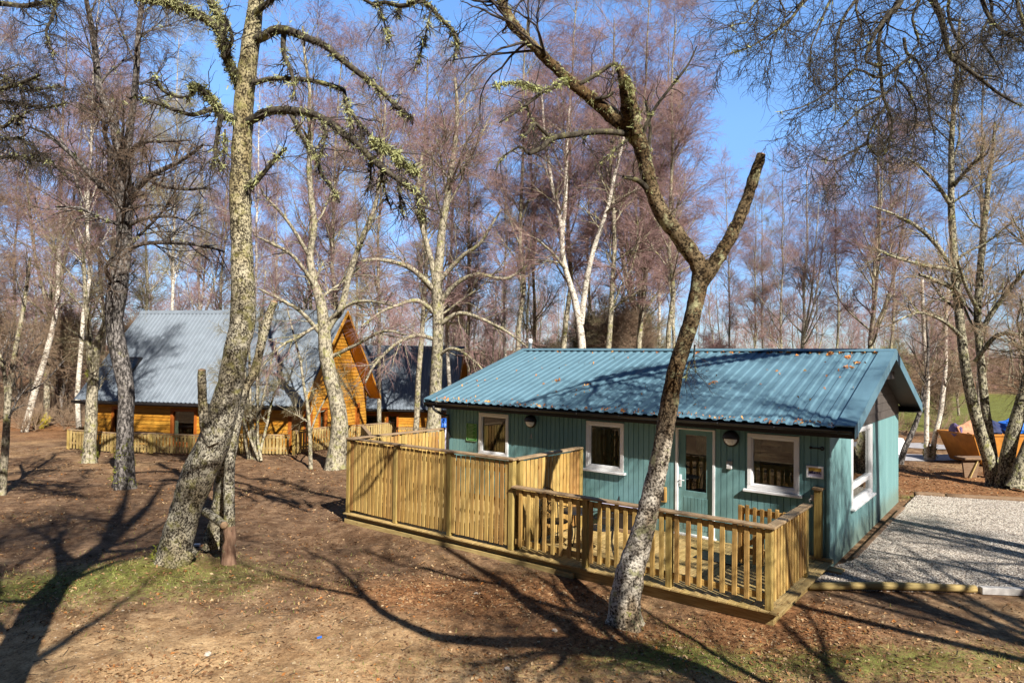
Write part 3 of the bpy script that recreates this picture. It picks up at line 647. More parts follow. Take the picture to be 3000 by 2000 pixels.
# ------------------------------------------------------------------ things fixed to the cabin walls
def wall_lamp(lx_, lz_, label, wide=.15):
    t = cthing('wall_lamp', label, 'lamp', lx_, -.02, lz_, 'round bulkhead lamps on the cabin front')
    mb = MB(); V = []; n = 24
    mb.lathe([(.001, 0), (wide*.98, 0), (wide, .03), (wide*.9, .05), (wide*.8, .05)], (0, 0, 0), (0, -1, 0), 28); mb.build('rim', 'black', t)
    mb = MB(); mb.lathe([(wide*.8, .045), (wide*.74, .075), (wide*.5, .1), (.001, .11)], (0, 0, 0), (0, -1, 0), 24); mb.build('lens', 'white', t)
    mb = MB(); prof = [(wide*1.0, .0), (wide*.99, .05), (wide*.88, .105), (wide*.6, .122), (.001, .124)]
    for k in range(n):
        a = math.pi*k/(n-1)
        for r_, h in prof: V.append((r_*math.cos(a), -h, r_*math.sin(a)*1.0))
    m = len(prof); mb.add(V, [(k*m+q, (k+1)*m+q, (k+1)*m+q+1, k*m+q+1) for k in range(n-1) for q in range(m-1)], smooth=True); mb.build('hood', 'black', t)
    return t
wall_lamp(-6.335, 1.96, 'black hooded round lamp between the two left front windows', .15)
wall_lamp(-1.68, 1.95, 'black hooded round lamp between the door and the largest front window', .155)
MT['signgreen'] = paint('green sign face', (.02, .17, .02), .5, .4, .08); MT['signpale'] = paint('pale green lettering', (.3, .5, .25), .6, .3, .05)
MT['yellow'] = paint('yellow print', (.6, .4, .08), .6, .3, .1); MT['inkblue'] = paint('dark blue print', (.03, .025, .07), .6, .3, .1); MT['palepaper'] = paint('pale violet print', (.5, .46, .6), .6, .3, .05)
t = cthing('notice_sign', 'green notice board with rows of small pale lettering beside the left window', 'sign', -8.135, -.02, 1.58)
mb = MB(); mb.box((-.165, -.02, -.215), (.165, 0, .215)); mb.build('board', 'signgreen', t, .003)
mb = MB()
for a, b, c, d in ((-.165, .165, .205, .215), (-.165, .165, -.215, -.205), (-.165, -.157, -.205, .205), (.157, .165, -.205, .205)): mb.box((a, -.024, c), (b, -.0205, d))
mb.build('border', 'signpale', t)
mb = MB(); rr_ = random.Random(5)
for k, z in enumerate(np.linspace(.165, -.175, 11)):
    x = -.13+rr_.uniform(0, .03); e = .13-rr_.uniform(0, .09) if k % 3 else .05
    while x < e: w_ = rr_.uniform(.012, .045); mb.box((x, -.0235, z), (min(e, x+w_), -.0205, z+(.015 if k else .022))); x += w_+.009
mb.build('lettering', 'signpale', t)
t = cthing('name_plate', 'small white framed picture plate on the front wall near the corner', 'sign', -.2, -.02, 1.49)
mb = MB(); mb.box((-.13, -.012, -.1), (.13, 0, .1)); mb.build('backing', 'palepaper', t)
mb = MB()
for a, b, c, d in ((-.14, .14, .075, .105), (-.14, .14, -.105, -.075), (-.14, -.11, -.075, .075), (.11, .14, -.075, .075)): mb.box((a, -.03, c), (b, -.0, d))
mb.build('frame', 'white', t, .003)
mb = MB(); mb.box((-.108, -.0145, .01), (.108, -.0125, .073)); mb.build('picture_sky', 'yellow', t)
mb = MB()
rr_ = random.Random(3); x = -.105
while x < .09: w_ = rr_.uniform(.012, .03); h = rr_.uniform(.015, .05); mb.box((x, -.0165, -.03), (x+w_, -.0128, -.03+h)); x += w_+rr_.uniform(0, .012)
mb.build('picture_shapes', 'inkblue', t)
t = cthing('alarm_box', 'small white box on the wall right of the door', 'box', -1.71, -.02, 1.44)
mb = MB(); mb.box((-.055, -.03, .03), (.055, 0, .085)); mb.build('upper_case', 'concrete', t, .005)
mb = MB(); mb.box((-.05, -.045, -.06), (.05, 0, .022)); mb.build('case', 'white', t, .008)
t = cthing('iron_hook', 'black iron wall fitting shaped like a bar with a ring, above the name plate', 'wall fitting', -.17, -.02, 1.905)
mb = MB(); mb.box((-.1, -.02, -.012), (.07, -.004, .012)); mb.build('bar', 'iron', t); mb = MB(); mb.lathe([(.035, 0), (.035, .018), (.015, .018), (.015, 0), (.035, 0)], (.085, 0, 0), (0, -1, 0), 14); mb.lathe([(.001, .0), (.026, 0), (.026, .016), (.001, .016)], (-.1, 0, 0), (0, -1, 0), 10); mb.build('ring', 'iron', t)
t = cthing('wooden_plaque', 'narrow brown wooden plaque on the wall left of the door', 'plaque', -3.03, -.02, .58)
mb = MB(); mb.box((-.05, -.05, 0), (.06, 0, .3)); mb.build('board', 'gate', t, .006); mb = MB(); mb.box((-.04, -.056, .03), (.02, -.0505, .26)); mb.build('panel', 'fascia', t)
t = cthing('small_label', 'tiny grey emblem below the left wall lamp', 'label', -6.33, -.02, 1.6)
mb = MB(); mb.prism([(-.03, -.004, 0), (.03, -.004, 0), (0, -.004, .09)], (0, .003, 0)); mb.box((-.045, -.004, -.03), (.045, -.001, -.018)); mb.build('mark', 'concrete', t)

# ------------------------------------------------------------------ deck, screens, railing, gate
DX0, DX1, DY = -9.1, .1, -3.15
deck = cthing('deck', 'raised deck of pale boards in front of the teal cabin', 'deck', -4.5, -1.6, -.2)
off = (-4.5, -1.6, -.2)
mb = MB(off)
for x in np.arange(DX0, DX1-.05, .144): mb.box((x, DY+random.uniform(-.004, .004), -.028), (min(x+.138, DX1), -.035, random.uniform(-.002, .001)))
mb.build('floorboards', 'deck', deck, .004)
mb = MB(off); mb.box((DX0+.02, DY+.1, -.24), (DX1-.1, DY+.145, -.032)); mb.box((DX1-.145, DY+.15, -.24), (DX1-.1, -.04, -.032)); mb.box((DX0+.02, DY+.08, -.2), (DX0+.065, -.04, -.032))
mb.box((DX0-.0, DY+.04, -.3), (-3.2, DY+.085, -.13)); mb.build('fascia', 'oldfence', deck, .004)
mb = MB(off); mb.box((-.4, -.42, -.1), (.3, -.14, -.055)); mb.build('step', 'deck', deck, .004);  mb = MB(off); mb.box((-.32, -.14, .004), (.1, -.045, .05)); mb.build('threshold', 'deck', deck, .004)
def post(parent, off, x, y, z0, z1, w=.095, mat='woodpost', name='post'):
    mb = MB(off); mb.box((x-w/2, y-w/2, z0), (x+w/2, y+w/2, z1)); return mb.build(name, mat, parent, .006)
def screen(name, label, p, q, posts, h0, h1, slat=.088, gap=.03, side=1, group=None, cap=True, pmat='woodpost'):
    """fence of upright slats from p to q (cabin frame) with the given post stations"""
    p, q = np.array(p, float), np.array(q, float); L = np.linalg.norm(q-p); d = (q-p)/L; n = np.array([-d[1], d[0]])*side
    t = cthing(name, label, 'fence', p[0], p[1], 0, group); off = (p[0], p[1], 0)
    for s in posts: c = p+d*s; post(t, off, c[0], c[1], 0.001, h1, .1, pmat)
    edges = sorted(posts)
    for a, b in zip(edges[:-1], edges[1:]):
        mb = MB(off); s = a+.06
        m = max(1, int(round((b-a-.12+gap)/(slat+gap)))); w = (b-a-.12-gap*(m-1))/m
        for k in range(m):
            c0 = p+d*(a+.06+k*(w+gap)); c1 = c0+d*w; z1 = h1-.03+random.uniform(-.012, .004); z0 = h0+random.uniform(-.006, .01)
            A = [(*(c0+n*.03), z0), (*(c1+n*.03), z0), (*(c1+n*.008), z0), (*(c0+n*.008), z0)]
            mb.prism(A if side > 0 else A[::-1], (0, 0, z1-z0))
        mb.build('slat_panel', 'wood', t, .003)
        mb = MB(off)
        for z in (h0+.18, (h0+h1)/2, h1-.2): mb.beam((*(p+d*(a+.05)-n*.02), z), (*(p+d*(b-.05)-n*.02), z), .045, .09)
        mb.build('rail', 'wood', t, .004)
    if cap:
        mb = MB(off); mb.beam((*(p-d*.07+n*.0), h1+.018), (*(q+d*.07), h1+.018), .15, .034); mb.build('cap_rail', 'woodrail', t, .006)
    return t
yF = -3.03
screen('privacy_fence', 'tall slatted screen along the left half of the deck front', (-9.05, yF), (-4.55, yF), [0, 1.5, 3.0, 4.5], .06, 1.585, side=-1)
screen('privacy_fence', 'tall slatted screen turning from the deck front towards the cabin between two windows', (-4.5, yF+.1), (-4.5, -.9), [.05, 2.08], .06, 1.585, side=-1)
screen('privacy_fence', 'tall slatted screen closing the left end of the deck beside the downpipe', (-9.05, yF+.1), (-9.05, -.12), [.05, 1.45, 2.82], .06, 1.585, side=-1)
rail = cthing('railing', 'waist high deck railing of spaced pale balusters', 'railing', -4.45, yF, 0); off = (-4.45, yF, 0)
RZ = 1.13
for x in (-3.0, -1.53, -.06): post(rail, off, x, yF-.02, .001, RZ-.02, .095)
post(rail, off, -.06, -1.22, .001, RZ-.02, .09)
bal = None
def baluster(x, y, rot=0):
    global bal
    if bal is None:
        mb = MB(); mb.box((-.036, -.014, .1), (.036, .014, RZ-.035)); bal = mb.build('baluster', 'wood', rail, .005); b = bal
    else: b = bal.copy(); COL.objects.link(b)
    b.location = (x-off[0], y-off[1], random.uniform(-.012, .006)); b.rotation_euler = (0, random.uniform(-.006, .006), rot); return b
for a, b, m in ((-4.45, -3.0, 8), (-3.0, -1.53, 9), (-1.53, -.06, 8)):
    for k in range(m): baluster(a+(b-a)*(k+.75)/(m+.5), yF-.045)
for k in range(12): baluster(-.02, yF+.1+k*.142, math.pi/2)
mb = MB(off)
mb.beam((-4.45, yF-.005, .17), (-.1, yF-.005, .17), .045, .09); mb.beam((-4.45, yF-.005, RZ-.1), (-.1, yF-.005, RZ-.1), .045, .09); mb.build('rail', 'wood', rail, .004)
mb = MB(off); mb.beam((-.055, yF+.03, .17), (-.055, -1.25, .17), .045, .09); mb.beam((-.055, yF+.03, RZ-.1), (-.055, -1.25, RZ-.1), .045, .09); mb.build('rail', 'wood', rail, .004)
mb = MB(off); mb.add([(-4.5, yF-.1, RZ-.02), (.035, yF-.1, RZ-.02), (-.115, yF+.05, RZ-.02), (-4.5, yF+.05, RZ-.02), (-4.5, yF-.1, RZ+.015), (.035, yF-.1, RZ+.015), (-.115, yF+.05, RZ+.015), (-4.5, yF+.05, RZ+.015)], [(0, 3, 2, 1), (4, 5, 6, 7), (0, 1, 5, 4), (1, 2, 6, 5), (2, 3, 7, 6), (3, 0, 4, 7)]); mb.build('handrail', 'woodrail', rail, .006)
mb = MB(off); mb.add([(.037, yF-.098, RZ-.02), (.037, -1.15, RZ-.02), (-.113, -1.15, RZ-.02), (-.113, yF+.052, RZ-.02), (.037, yF-.098, RZ+.015), (.037, -1.15, RZ+.015), (-.113, -1.15, RZ+.015), (-.113, yF+.052, RZ+.015)], [(0, 3, 2, 1), (4, 5, 6, 7), (0, 1, 5, 4), (1, 2, 6, 5), (2, 3, 7, 6), (3, 0, 4, 7)]); mb.build('handrail', 'woodrail', rail, .006)
# gate swung open into the deck, and its latch post by the cabin
gate = cthing('gate', 'small fresh pine picket gate swung open into the deck', 'gate', -.12, -1.3, 0, rz=math.radians(-4))
mb = MB(); mb.box((-1.0, -.03, .03), (-.91, .03, .98)); mb.build('stile', 'gate', gate, .005)
for k in range(8):
    mb = MB(); x = -.955+k*.123; z1 = 1.0+.018*math.sin(k*1.7); mb.box((x-.03, -.056, .06), (x+.03, -.034, z1)); mb.build('picket', 'gate', gate, .005)
for z in (.2, .86):
    mb = MB(); mb.box((-1.0, -.033, z), (-.05, .01, z+.1)); mb.build('rail', 'gate', gate, .005)
mb = MB(); mb.beam((-.93, -.01, .3), (-.08, -.01, .86), .03, .08); mb.build('brace', 'gate', gate, .004)
t = cthing('gate_post', 'square yellowish gate post with a cap standing against the cabin wall', 'post', -.13, -.1, 0)
mb = MB(); mb.box((-.06, -.06, .05), (.06, .06, 1.2)); mb.build('shaft', 'woodpost', t, .006); mb = MB(); mb.box((-.085, -.085, 1.2), (.085, .075, 1.24)); mb.build('cap', 'woodrail', t, .005)
mb = MB(); mb.box((-.12, -.02, 1.0), (-.06, .0, 1.1)); mb.tube([(-.1, -.03, 1.04), (-.14, -.05, 1.02), (-.12, -.06, .98)], .01, 6); mb.build('latch', 'concrete', t)
# furniture on the deck
def iron_chair(x, y, rz, label):
    t = cthing('patio_chair', label, 'chair', x, y, 0, 'ornate iron chairs on the deck', rz)
    for sx in (-.2, .2):
        for sy, tp in ((-.2, 0), (.2, 1)):
            mb = MB(); pts = [(sx*1.1, sy*1.15, 0.001), (sx*.9, sy*.9, .2), (sx, sy, .43)]
            if tp: pts += [(sx*1.02, sy+.03, .7), (sx*.9, sy+.09, .92)]
            mb.tube(resample(pts, 12), .012, 6); mb.build('leg', 'iron', t)
    mb = MB(); mb.lathe([(.001, 0), (.22, 0), (.235, .012), (.22, .025), (.001, .02)], (0, 0, .43), (0, 0, 1), 16); mb.build('seat', 'iron', t)
    mb = MB(); mb.tube(resample([(-.18, .29, .9), (-.1, .3, .97), (0, .3, 1.0), (.1, .3, .97), (.18, .29, .9)], 14), .012, 6)
    for sx in (-.1, 0, .1):
        for z in (.56, .7, .84): mb.tube([(sx+.045*math.cos(a)*(1-a/16), .235+(z-.5)*.13, z+.055*math.sin(a)*(1-a/16)) for a in np.linspace(0, 7.5, 18)], .007, 5)
        mb.tube([(sx, .2, .45), (sx, .29, .95)], .007, 5)
    mb.build('backrest', 'iron', t)
    mb = MB()
    for sx in (-.22, .22): mb.tube(resample([(sx, .22, .66), (sx*1.15, .0, .68), (sx*1.1, -.18, .64), (sx, -.2, .43)], 12), .01, 6)
    mb.build('armrest', 'iron', t)
iron_chair(-4.1, -2.3, math.radians(70), 'black ornate iron chair in the corner of the tall screen')
iron_chair(-3.2, -2.2, math.radians(-60), 'black ornate iron chair right of the iron table behind the railing')
t = cthing('patio_table', 'round black iron table between the two iron chairs', 'table', -3.62, -2.35, 0)
mb = MB(); mb.lathe([(.001, 0), (.3, 0), (.31, .012), (.3, .024), (.001, .024)], (0, 0, .69), (0, 0, 1), 24); mb.build('tabletop', 'iron', t)
for k in range(3):
    a = k*2.09+.3; mb = MB(); mb.tube(resample([(.28*math.cos(a), .28*math.sin(a), .001), (.1*math.cos(a), .1*math.sin(a), .3), (.2*math.cos(a), .2*math.sin(a), .69)], 12), .013, 6); mb.build('leg', 'iron', t)
t = cthing('storage_box', 'dark box with a pale lid on the deck against the cabin wall', 'box', -3.75, -.4, 0)
mb = MB(); mb.box((-.45, -.22, .06), (.4, .2, .4)); mb.build('body', 'fascia', t, .01); mb = MB(); mb.box((-.48, -.25, .4), (.43, .23, .46)); mb.build('lid', 'palepaper', t, .015); mb = MB(); mb.box((-.52, -.27, .0015), (.46, .24, .06)); mb.build('base', 'bench', t, .006)
t = cthing('flat_slab', 'black flat slab lying on the deck near the gate', 'mat', -1.45, -1.15, 0)
mb = MB(); mb.box((-.4, -.25, .002), (.4, .25, .018)); mb.build('mat', 'iron', t, .004)  # thin black slab standing for the dark patch on the boards

# ------------------------------------------------------------------ log chalets
def chalet(name_label, O_, ang, L, Wd, ze, zr, zb, wins, gwins, lamp=True, sky_=None, over=.6, door=None):
    """frame: x along the eave (right end = gable at x=0), y into depth; O_ = near right eave corner on the ground"""
    t = thing('log_chalet', name_label, 'chalet', (O_[0], O_[1], zb), ang)
    ei = .3; H = ze-zb; R = zr-zb; ym = Wd/2; xg = -over
    ff2 = lambda u, v, d: (u, ei-d, v); fg = lambda u, v, d: (xg+d, u, v)
    mb = MB(); slab(mb, ff2, -L+.5, xg-.02, 0, H, .1, wins+([door] if door else [])); boards(mb, ff2, -L+.5, xg-.02, .0, H, .15, .012, .035, wins+([door] if door else []), False, lap=.02); mb.box((-L+.5, Wd-ei-.1, 0), (xg-.12, Wd-ei, H)); mb.box((-L+.5, ei+.1, 0), (-L+.6, Wd-ei-.1, H)); mb.build('wall', 'log', t)
    k = (R-H)/ym
    lim = lambda v: (max(ei-.03, (v-H)/k+.1), min(Wd-ei+.03, Wd-(v-H)/k-.1))
    mb = MB(); slab(mb, fg, ei, Wd-ei, 0, H, .1, gwins); boards(mb, fg, ei-.03, Wd-ei+.03, 0, R-.35, .15, .012, .035, gwins, False, lim, lap=.02)
    mb.prism([(xg-.1, ei, H), (xg-.1, Wd-ei, H), (xg-.1, ym, R-.2)], (.098, 0, 0), .5); mb.build('gable_wall', 'log', t)
    rf = MB(); corrugated(rf, -L, 0, (0, H), (ym, R), .2, .03); corrugated(rf, -L, 0, (Wd, H), (ym, R), .2, .03); rf = rf.build('roof', 'greyroof', t)
    mb = MB()
    for s in (-1, 1):
        e = ym+s*.14; mb.prism([(-L, ym, R+.05), (-L, e, R+.05-.14*k), (-L, e, R+.042-.14*k), (-L, ym, R+.042)][::s], (L+.02, 0, 0), .5)
    mb.build('ridge_cap', 'greyroof', rf)
    for s in (-1, 1):
        ya = 0 if s < 0 else Wd
        mb = MB(); mb.prism([(.004, ya, H+.02), (.004, ym, R+.02), (.004, ym, R-.17), (.004, ya, H-.14)][::-s], (.04, 0, 0)); mb.build('bargeboard', 'log', t)
        mb = MB(); mb.prism([(xg+.06, ya-s*.05, H-.04), (xg+.06, ym, R-.05), (xg+.06, ym, R-.08), (xg+.06, ya-s*.05, H-.07)][::-s], (over-.07, 0, 0)); mb.build('soffit', 'log', t)
    mb = MB(); mb.box((-L+.02, -.03, H-.14), (-.02, 0.01, H-.02)); mb.box((-L+.02, .015, H-.16), (-.02, ei, H-.13)); mb.box((-L+.02, -.13, H-.1), (-.02, -.035, H-.02)); mb.build('gutter', 'black', t)
    for w in wins: window(t, ff2, *w, framemat='logdark', fw=.11, sill=True, curtain=[(-1, .22)], proud=.045)
    for w in gwins: window(t, fg, *w, framemat='logdark', fw=.11, sill=True, curtain=[(1, .2)], proud=.045)
    if door:
        mb = MB(); pbox(mb, ff2, door[0], door[1], door[2], door[3], -.06, -.02); mb.build('door', 'logdark', t)
    for xx in (xg-.02, -L+.5):     # corner boards
        mb = MB(); mb.box((xx-.1, ei-.06, 0), (xx+.045, ei-.04, H-.1)); mb.build('corner_board', 'logdark', t)
    if sky_:
        sx, f = sky_; y1, y2 = ym*f, ym*(f+.17); z1, z2 = H+k*y1, H+k*y2; n_ = np.array([0, -k, 1])/math.hypot(k, 1)
        mb = MB(); A = [np.array((sx, y1, z1)), np.array((sx+.6, y1, z1)), np.array((sx+.6, y2, z2)), np.array((sx, y2, z2))]; mb.prism([a+n_*.03 for a in A], tuple(n_*.08)); sw = mb.build('skylight', 'black', rf)
        mb = MB(); c = sum(A)/4; mb.prism([c+(a-c)*.8+n_*.112 for a in A], tuple(n_*.004)); mb.build('pane', 'glass', sw)
    return t, ff2
A1 = math.atan2(-.225, .974); C1 = (-7.87, 25.55)
ch1, f1 = chalet('large log chalet with a steep slate grey metal roof behind the picket fence', C1, A1, 10.4, 7.1, 1.85, 5.72, -.12,
    [(-8.75, -8.0, .55, 1.72), (-5.95, -4.75, .28, 1.72)], [(1.15, 1.75, .55, 1.75), (2.3, 3.0, .55, 1.75), (5.65, 6.05, .2, 1.75)], sky_=(-9.05, .27))
C2 = (-3.1, 37.4)
ch2, f2 = chalet('smaller log chalet with slate grey roof half hidden by the left end of the cabin', C2, math.radians(-4), 8.2, 6.6, .88, 4.42, -1.15,
    [(-7.1, -6.3, .2, 1.75), (-5.3, -4.3, .2, 1.75), (-3.9, -3.2, .2, 1.75)], [(1.5, 2.5, .6, 1.7)], sky_=(-5.35, .2))
def chalet_lamp(px, py, Y, label, frame_ang, r=.13):
    p = at(px, py, Y); t = thing('wall_lamp', label, 'lamp', p, frame_ang, 'round lamps on the log chalet')
    mb = MB(); mb.lathe([(.001, 0), (r, 0), (r, .05), (r*.85, .07), (.001, .07)], (0, 0, 0), (0, -1, 0), 18); mb.build('rim', 'black', t)
    mb = MB(); mb.lathe([(r*.85, .0), (r*.7, .035), (.001, .055)], (0, -.068, 0), (0, -1, 0), 16); mb.build('lens', 'white', t)
    mb = MB(); V = []; 
    for k in range(12):
        a = math.pi*k/11
        for q, h in ((r*1.02, .0), (r*1.02, .1), (r*.6, .13), (.001, .13)): V.append((q*math.cos(a), -h, q*math.sin(a)))
    mb.add(V, [(k*4+q, (k+1)*4+q, (k+1)*4+q+1, k*4+q+1) for k in range(11) for q in range(3)], smooth=True); mb.build('hood', 'black', t)
def on_front(O_, ang, px, py, dy):
    """world point of a pixel on a chalet's front wall (local y = dy)"""
    d = ray(px, py); n = np.array([-math.sin(ang), math.cos(ang), 0]); k = (np.array([O_[0], O_[1], 0])@n+dy-O@n)/(d@n); return O+d*k
for px, py, lb in ((433, 1201, 'round black lamp between the two windows of the large log chalet'), (752, 1207, 'round black lamp behind the bushy stems on the large log chalet'), (298, 1196, 'round black lamp at the left end of the large log chalet')):
    p = on_front(C1, A1, px, py, .46); chalet_lamp(px, py, p[1], lb, A1, .12)

# ------------------------------------------------------------------ picket fences of the chalets
def pickets(label, pts, h, pitch=.13, w=.085, group='weathered picket fences round the chalets', top=True, zoff=0):
    pts = [np.array(p, float) for p in pts]; o = pts[0]; z0 = float(gz(o[0], o[1]))+zoff
    t = thing('picket_fence', label, 'fence', (o[0], o[1], z0), 0, group)
    for a, b in zip(pts[:-1], pts[1:]):
        L = np.linalg.norm(b-a); d = (b-a)/L; n = np.array([-d[1], d[0]]); m = max(1, round(L/1.9))
        for k in range(m):
            p = a+d*L*k/m; q = a+d*L*(k+1)/m; zp, zq = float(gz(*p))+zoff-z0, float(gz(*q))+zoff-z0
            mb = MB(); c = p-o; mb.box((c[0]-.045, c[1]-.045, zp-.1), (c[0]+.045, c[1]+.045, zp+h-.02)); mb.build('post', 'woodpost', t)
            mb = MB(); s = .1
            while s < L/m-.06:
                c = p-o+d*s-n*.04; zz = zp+(zq-zp)*s/(L/m); ww = w*random.uniform(.85, 1.1); e = c+d*ww
                mb.prism([(*(c-n*.012), zz+.05), (*(e-n*.012), zz+.05), (*(e+n*.008), zz+.05), (*(c+n*.008), zz+.05)], (0, 0, h-.09+random.uniform(-.03, .02))); s += pitch*random.uniform(.94, 1.06)
            mb.build('picket_panel', 'oldfence', t)
            mb = MB()
            for z in ((.25, h-.1, h-.02) if top else (.25, h-.15)): mb.beam((*(p-o), zp+z), (*(q-o), zq+z), .05 if z < h-.05 else .11, .07 if z < h-.05 else .035)
            mb.build('rail', 'woodrail', t)
pickets('long picket fence in front of the large log chalet', [(-17.1, 27.6), (-16.75, 25.75), (-14.9, 25.45), (-11.86, 25.2), (-8.15, 25.05)], .76)
pickets('picket fence running back along the gable side of the large chalet', [(-8.0, 25.1), (-5.1, 29.5)], .9)
pickets('pale picket railing in front of the smaller log chalet', [(-8.4, 36.0), (-2.2, 35.6)], 1.0, .12, .05, zoff=.25)
pickets('short old picket fence running left of the tall deck screen', [(-5.0, 22.9), (-4.0, 19.6)], 1.15, zoff=.2)
t = thing('picnic_table', 'grey topped wooden picnic table behind the picket fence of the large chalet', 'table', (*at(420, 1300, 26.0)[:2], -.0), A1)
mb = MB(); [mb.box((-.6, y, .7), (.6, y+.13, .74)) for y in np.arange(-.36, .3, .145)]; mb.build('tabletop', 'bench', t)
for s in (-.62, .5):
    mb = MB(); [mb.box((-.6, s+k*.06, .4), (.6, s+k*.06+.055, .44)) for k in (0, 1)]; mb.build('seat', 'gate', t)
for x in (-.45, .45):
    for s in (-1, 1): mb = MB(); mb.beam((x, s*.1, .7), (x, s*.55, .0), .09, .04, (0, 1, 0)); mb.build('leg', 'gate', t)

# ------------------------------------------------------------------ trees traced from the photograph, each at its own distance
def limb(pts, rpx, Y0, Y1=None, n=14, D=False):
    """pixel track (3000 px frame; D: 2352 px frame) at distances Y0..Y1 -> world curve and radii"""
    Y1 = Y0 if Y1 is None else Y1; m = len(pts); s = 3000/2352 if D else 1
    rpx = np.interp(np.linspace(0, 1, m), np.linspace(0, 1, len(rpx)), rpx)*s
    Ys = [Y0+(Y1-Y0)*(k/(m-1)) for k in range(m)]
    W = [at(x*s, y*s, Y) for (x, y), Y in zip(pts, Ys)]
    return resample(W, n, [r*Y/F for r, Y in zip(rpx, Ys)])
def noisy_trunk(tb, P, R, k, amp, seed, flare=0, fl_h=.5, freq=5.0):
    """a trunk with knots, ribs and root flare"""
    V, Q = tubes(P[None], R[None], k); V = V.reshape(len(P), k, 3); c = P[:, None]
    d = V-c; a = np.arange(k)*2*math.pi/k
    s = np.array([[1+amp*(mnoise.noise(Vector(V[i, j]*freq+seed))*1.0+.6*mnoise.noise(Vector(V[i, j]*freq*2.7+seed))) for j in range(k)] for i in range(len(P))])
    if flare:
        h = np.maximum(P[:, 2]-P[0, 2], 0); s = s*(1+flare*np.exp(-h/fl_h)[:, None]*(1+.45*np.sin(a*4+seed)[None]+.3*np.sin(a*7+seed*2)[None]))
    tb.raw((c+d*s[..., None]).reshape(-1, 3), Q)
def cut_end(p, d, r, parent, o, mat='cutwood'):
    mb = MB(o); mb.lathe([(r*.96, -.03), (r*.9, .012), (r*.45, .022), (.001, .018)], p, d, 14); mb.build('cut_end', mat, parent)
def shift(P, o): return P-np.array(o)

class Tree:
    def __init__(s, name, label, base, group=None, cat='tree', seed=1):
        s.o = np.array(base, float); s.t = thing(name, label, cat, s.o, 0, group); s.trunk = Tub(); s.limbs = Tub(); s.tw = Tub(); s.rng = np.random.default_rng(seed); s.L = []
    def main(s, PR, k=20, amp=.07, flare=0, seed=3, fl_h=.5, freq=5):
        P, R = PR; noisy_trunk(s.trunk, P-s.o, R, k, amp, seed, flare, fl_h, freq); return PR
    def branch(s, PR, k=8, twigs=True, wob=.0):
        P, R = PR
        if wob:
            n = len(P); P = P+np.cumsum(s.rng.normal(size=P.shape), 0)*wob*np.linspace(0, 1, n)[:, None]*.4
        s.limbs.add((P-s.o)[None], R[None], k)
        if twigs: s.L.append((P, R))
        return P, R
    def stack(s, n=14, L=None):
        L = s.L if L is None else L
        A = [resample(P, n, R) for P, R in L]; return np.stack([a for a, _ in A]), np.stack([r for _, r in A])
    def finish(s, tm, lm, twm, twname='crown'):
        if s.trunk.V: link('trunk', s.trunk.mesh('trunk'), tm, s.t)
        if s.limbs.V: link('branches', s.limbs.mesh('branches'), lm, s.t)
        if s.tw.V: link(twname, s.tw.mesh('twigs'), twm, s.t)
    def lichen(s, P, R, n, size, mat='lichen', blades=14, droop=.6, name='lichen'):
        V, Q = tufts(s.rng, P-s.o, R, n, size, blades, droop); o = link(name, fast_mesh(name, V, Q, smooth=False), mat, s.t); o['kind'] = 'stuff'

def gbase(px, py, z=.1):
    p = atz(px, py, z); return np.array([p[0], p[1], float(gz(p[0], p[1]))])
# --- the big leaning birch on the left
YH = 11.5
T = Tree('birch_tree', 'thick leaning birch with several stems and arching mossy branches, foremost tree on the left', (*at(500, 1690, YH)[:2], .2), seed=11)
mt = T.main(limb([(480, 1712), (500, 1668), (519, 1585), (545, 1490), (583, 1385), (622, 1304), (652, 1210), (672, 1140), (687, 1053), (712, 925), (709, 755), (707, 702), (704, 585), (707, 468), (717, 281), (733, 140), (751, 0), (775, -200), (795, -420)],
    [60, 52, 44, 42, 48, 46, 40, 37, 33, 36, 31, 30, 31, 29, 27, 26, 21, 17, 9], YH, YH, 90), 28, .085, .5, 3, .22, 6)
s2 = T.main(limb([(640, 1590), (648, 1500), (655, 1400), (672, 1300), (690, 1200), (702, 1150)], [34, 27, 25, 24, 22, 16], 12.4, 11.9, 34), 18, .16, .4, 9, .2, 7)
rt1 = T.main(limb([(545, 1600), (500, 1668), (450, 1706), (395, 1728), (340, 1752)], [34, 36, 26, 17, 8], 11.45, 11.2, 24), 14, .2, 0, 13, 1, 7)
s3 = T.main(limb([(667, 1690), (671, 1600), (673, 1552), (671, 1421), (678, 1304), (697, 1224), (702, 1190), (722, 1130), (744, 1093), (758, 1040), (767, 1000), (790, 920), (803, 884)], [20, 17, 16, 15, 14, 14, 14, 13, 13, 12, 12, 12, 10], 11.75, 11.6, 54), 14, .12, .25, 5, .15, 8)
st = T.main(limb([(625, 1300), (603, 1250), (594, 1187), (592, 1120), (591, 1084)], [20, 16, 13, 12, 11], 11.3, 11.2, 20), 12, .14, 0, 5, 1, 8)
cs = T.main(limb([(585, 1490), (612, 1505), (640, 1525), (657, 1538)], [10, 12, 12, 12], 11.9, 11.2, 10), 12, .08, 0, 2, 1, 8)
ft = Tub(); noisy_trunk(ft, s3[0][:11]-T.o, s3[1][:11]*1.09, 14, .16, 5, .3, .15, 9); link('bare_foot', ft.mesh('bare_foot'), 'barkred', T.t)
for P_, R_ in (s3, st, cs): cut_end(P_[-1], P_[-1]-P_[-3], R_[-1], T.t, T.o)
Bh = []
def hb(pts, r, Y0, Y1, n=18, k=8, wob=.01): q = T.branch(limb(pts, r, Y0, Y1, n), k, wob=wob); Bh.append(q)
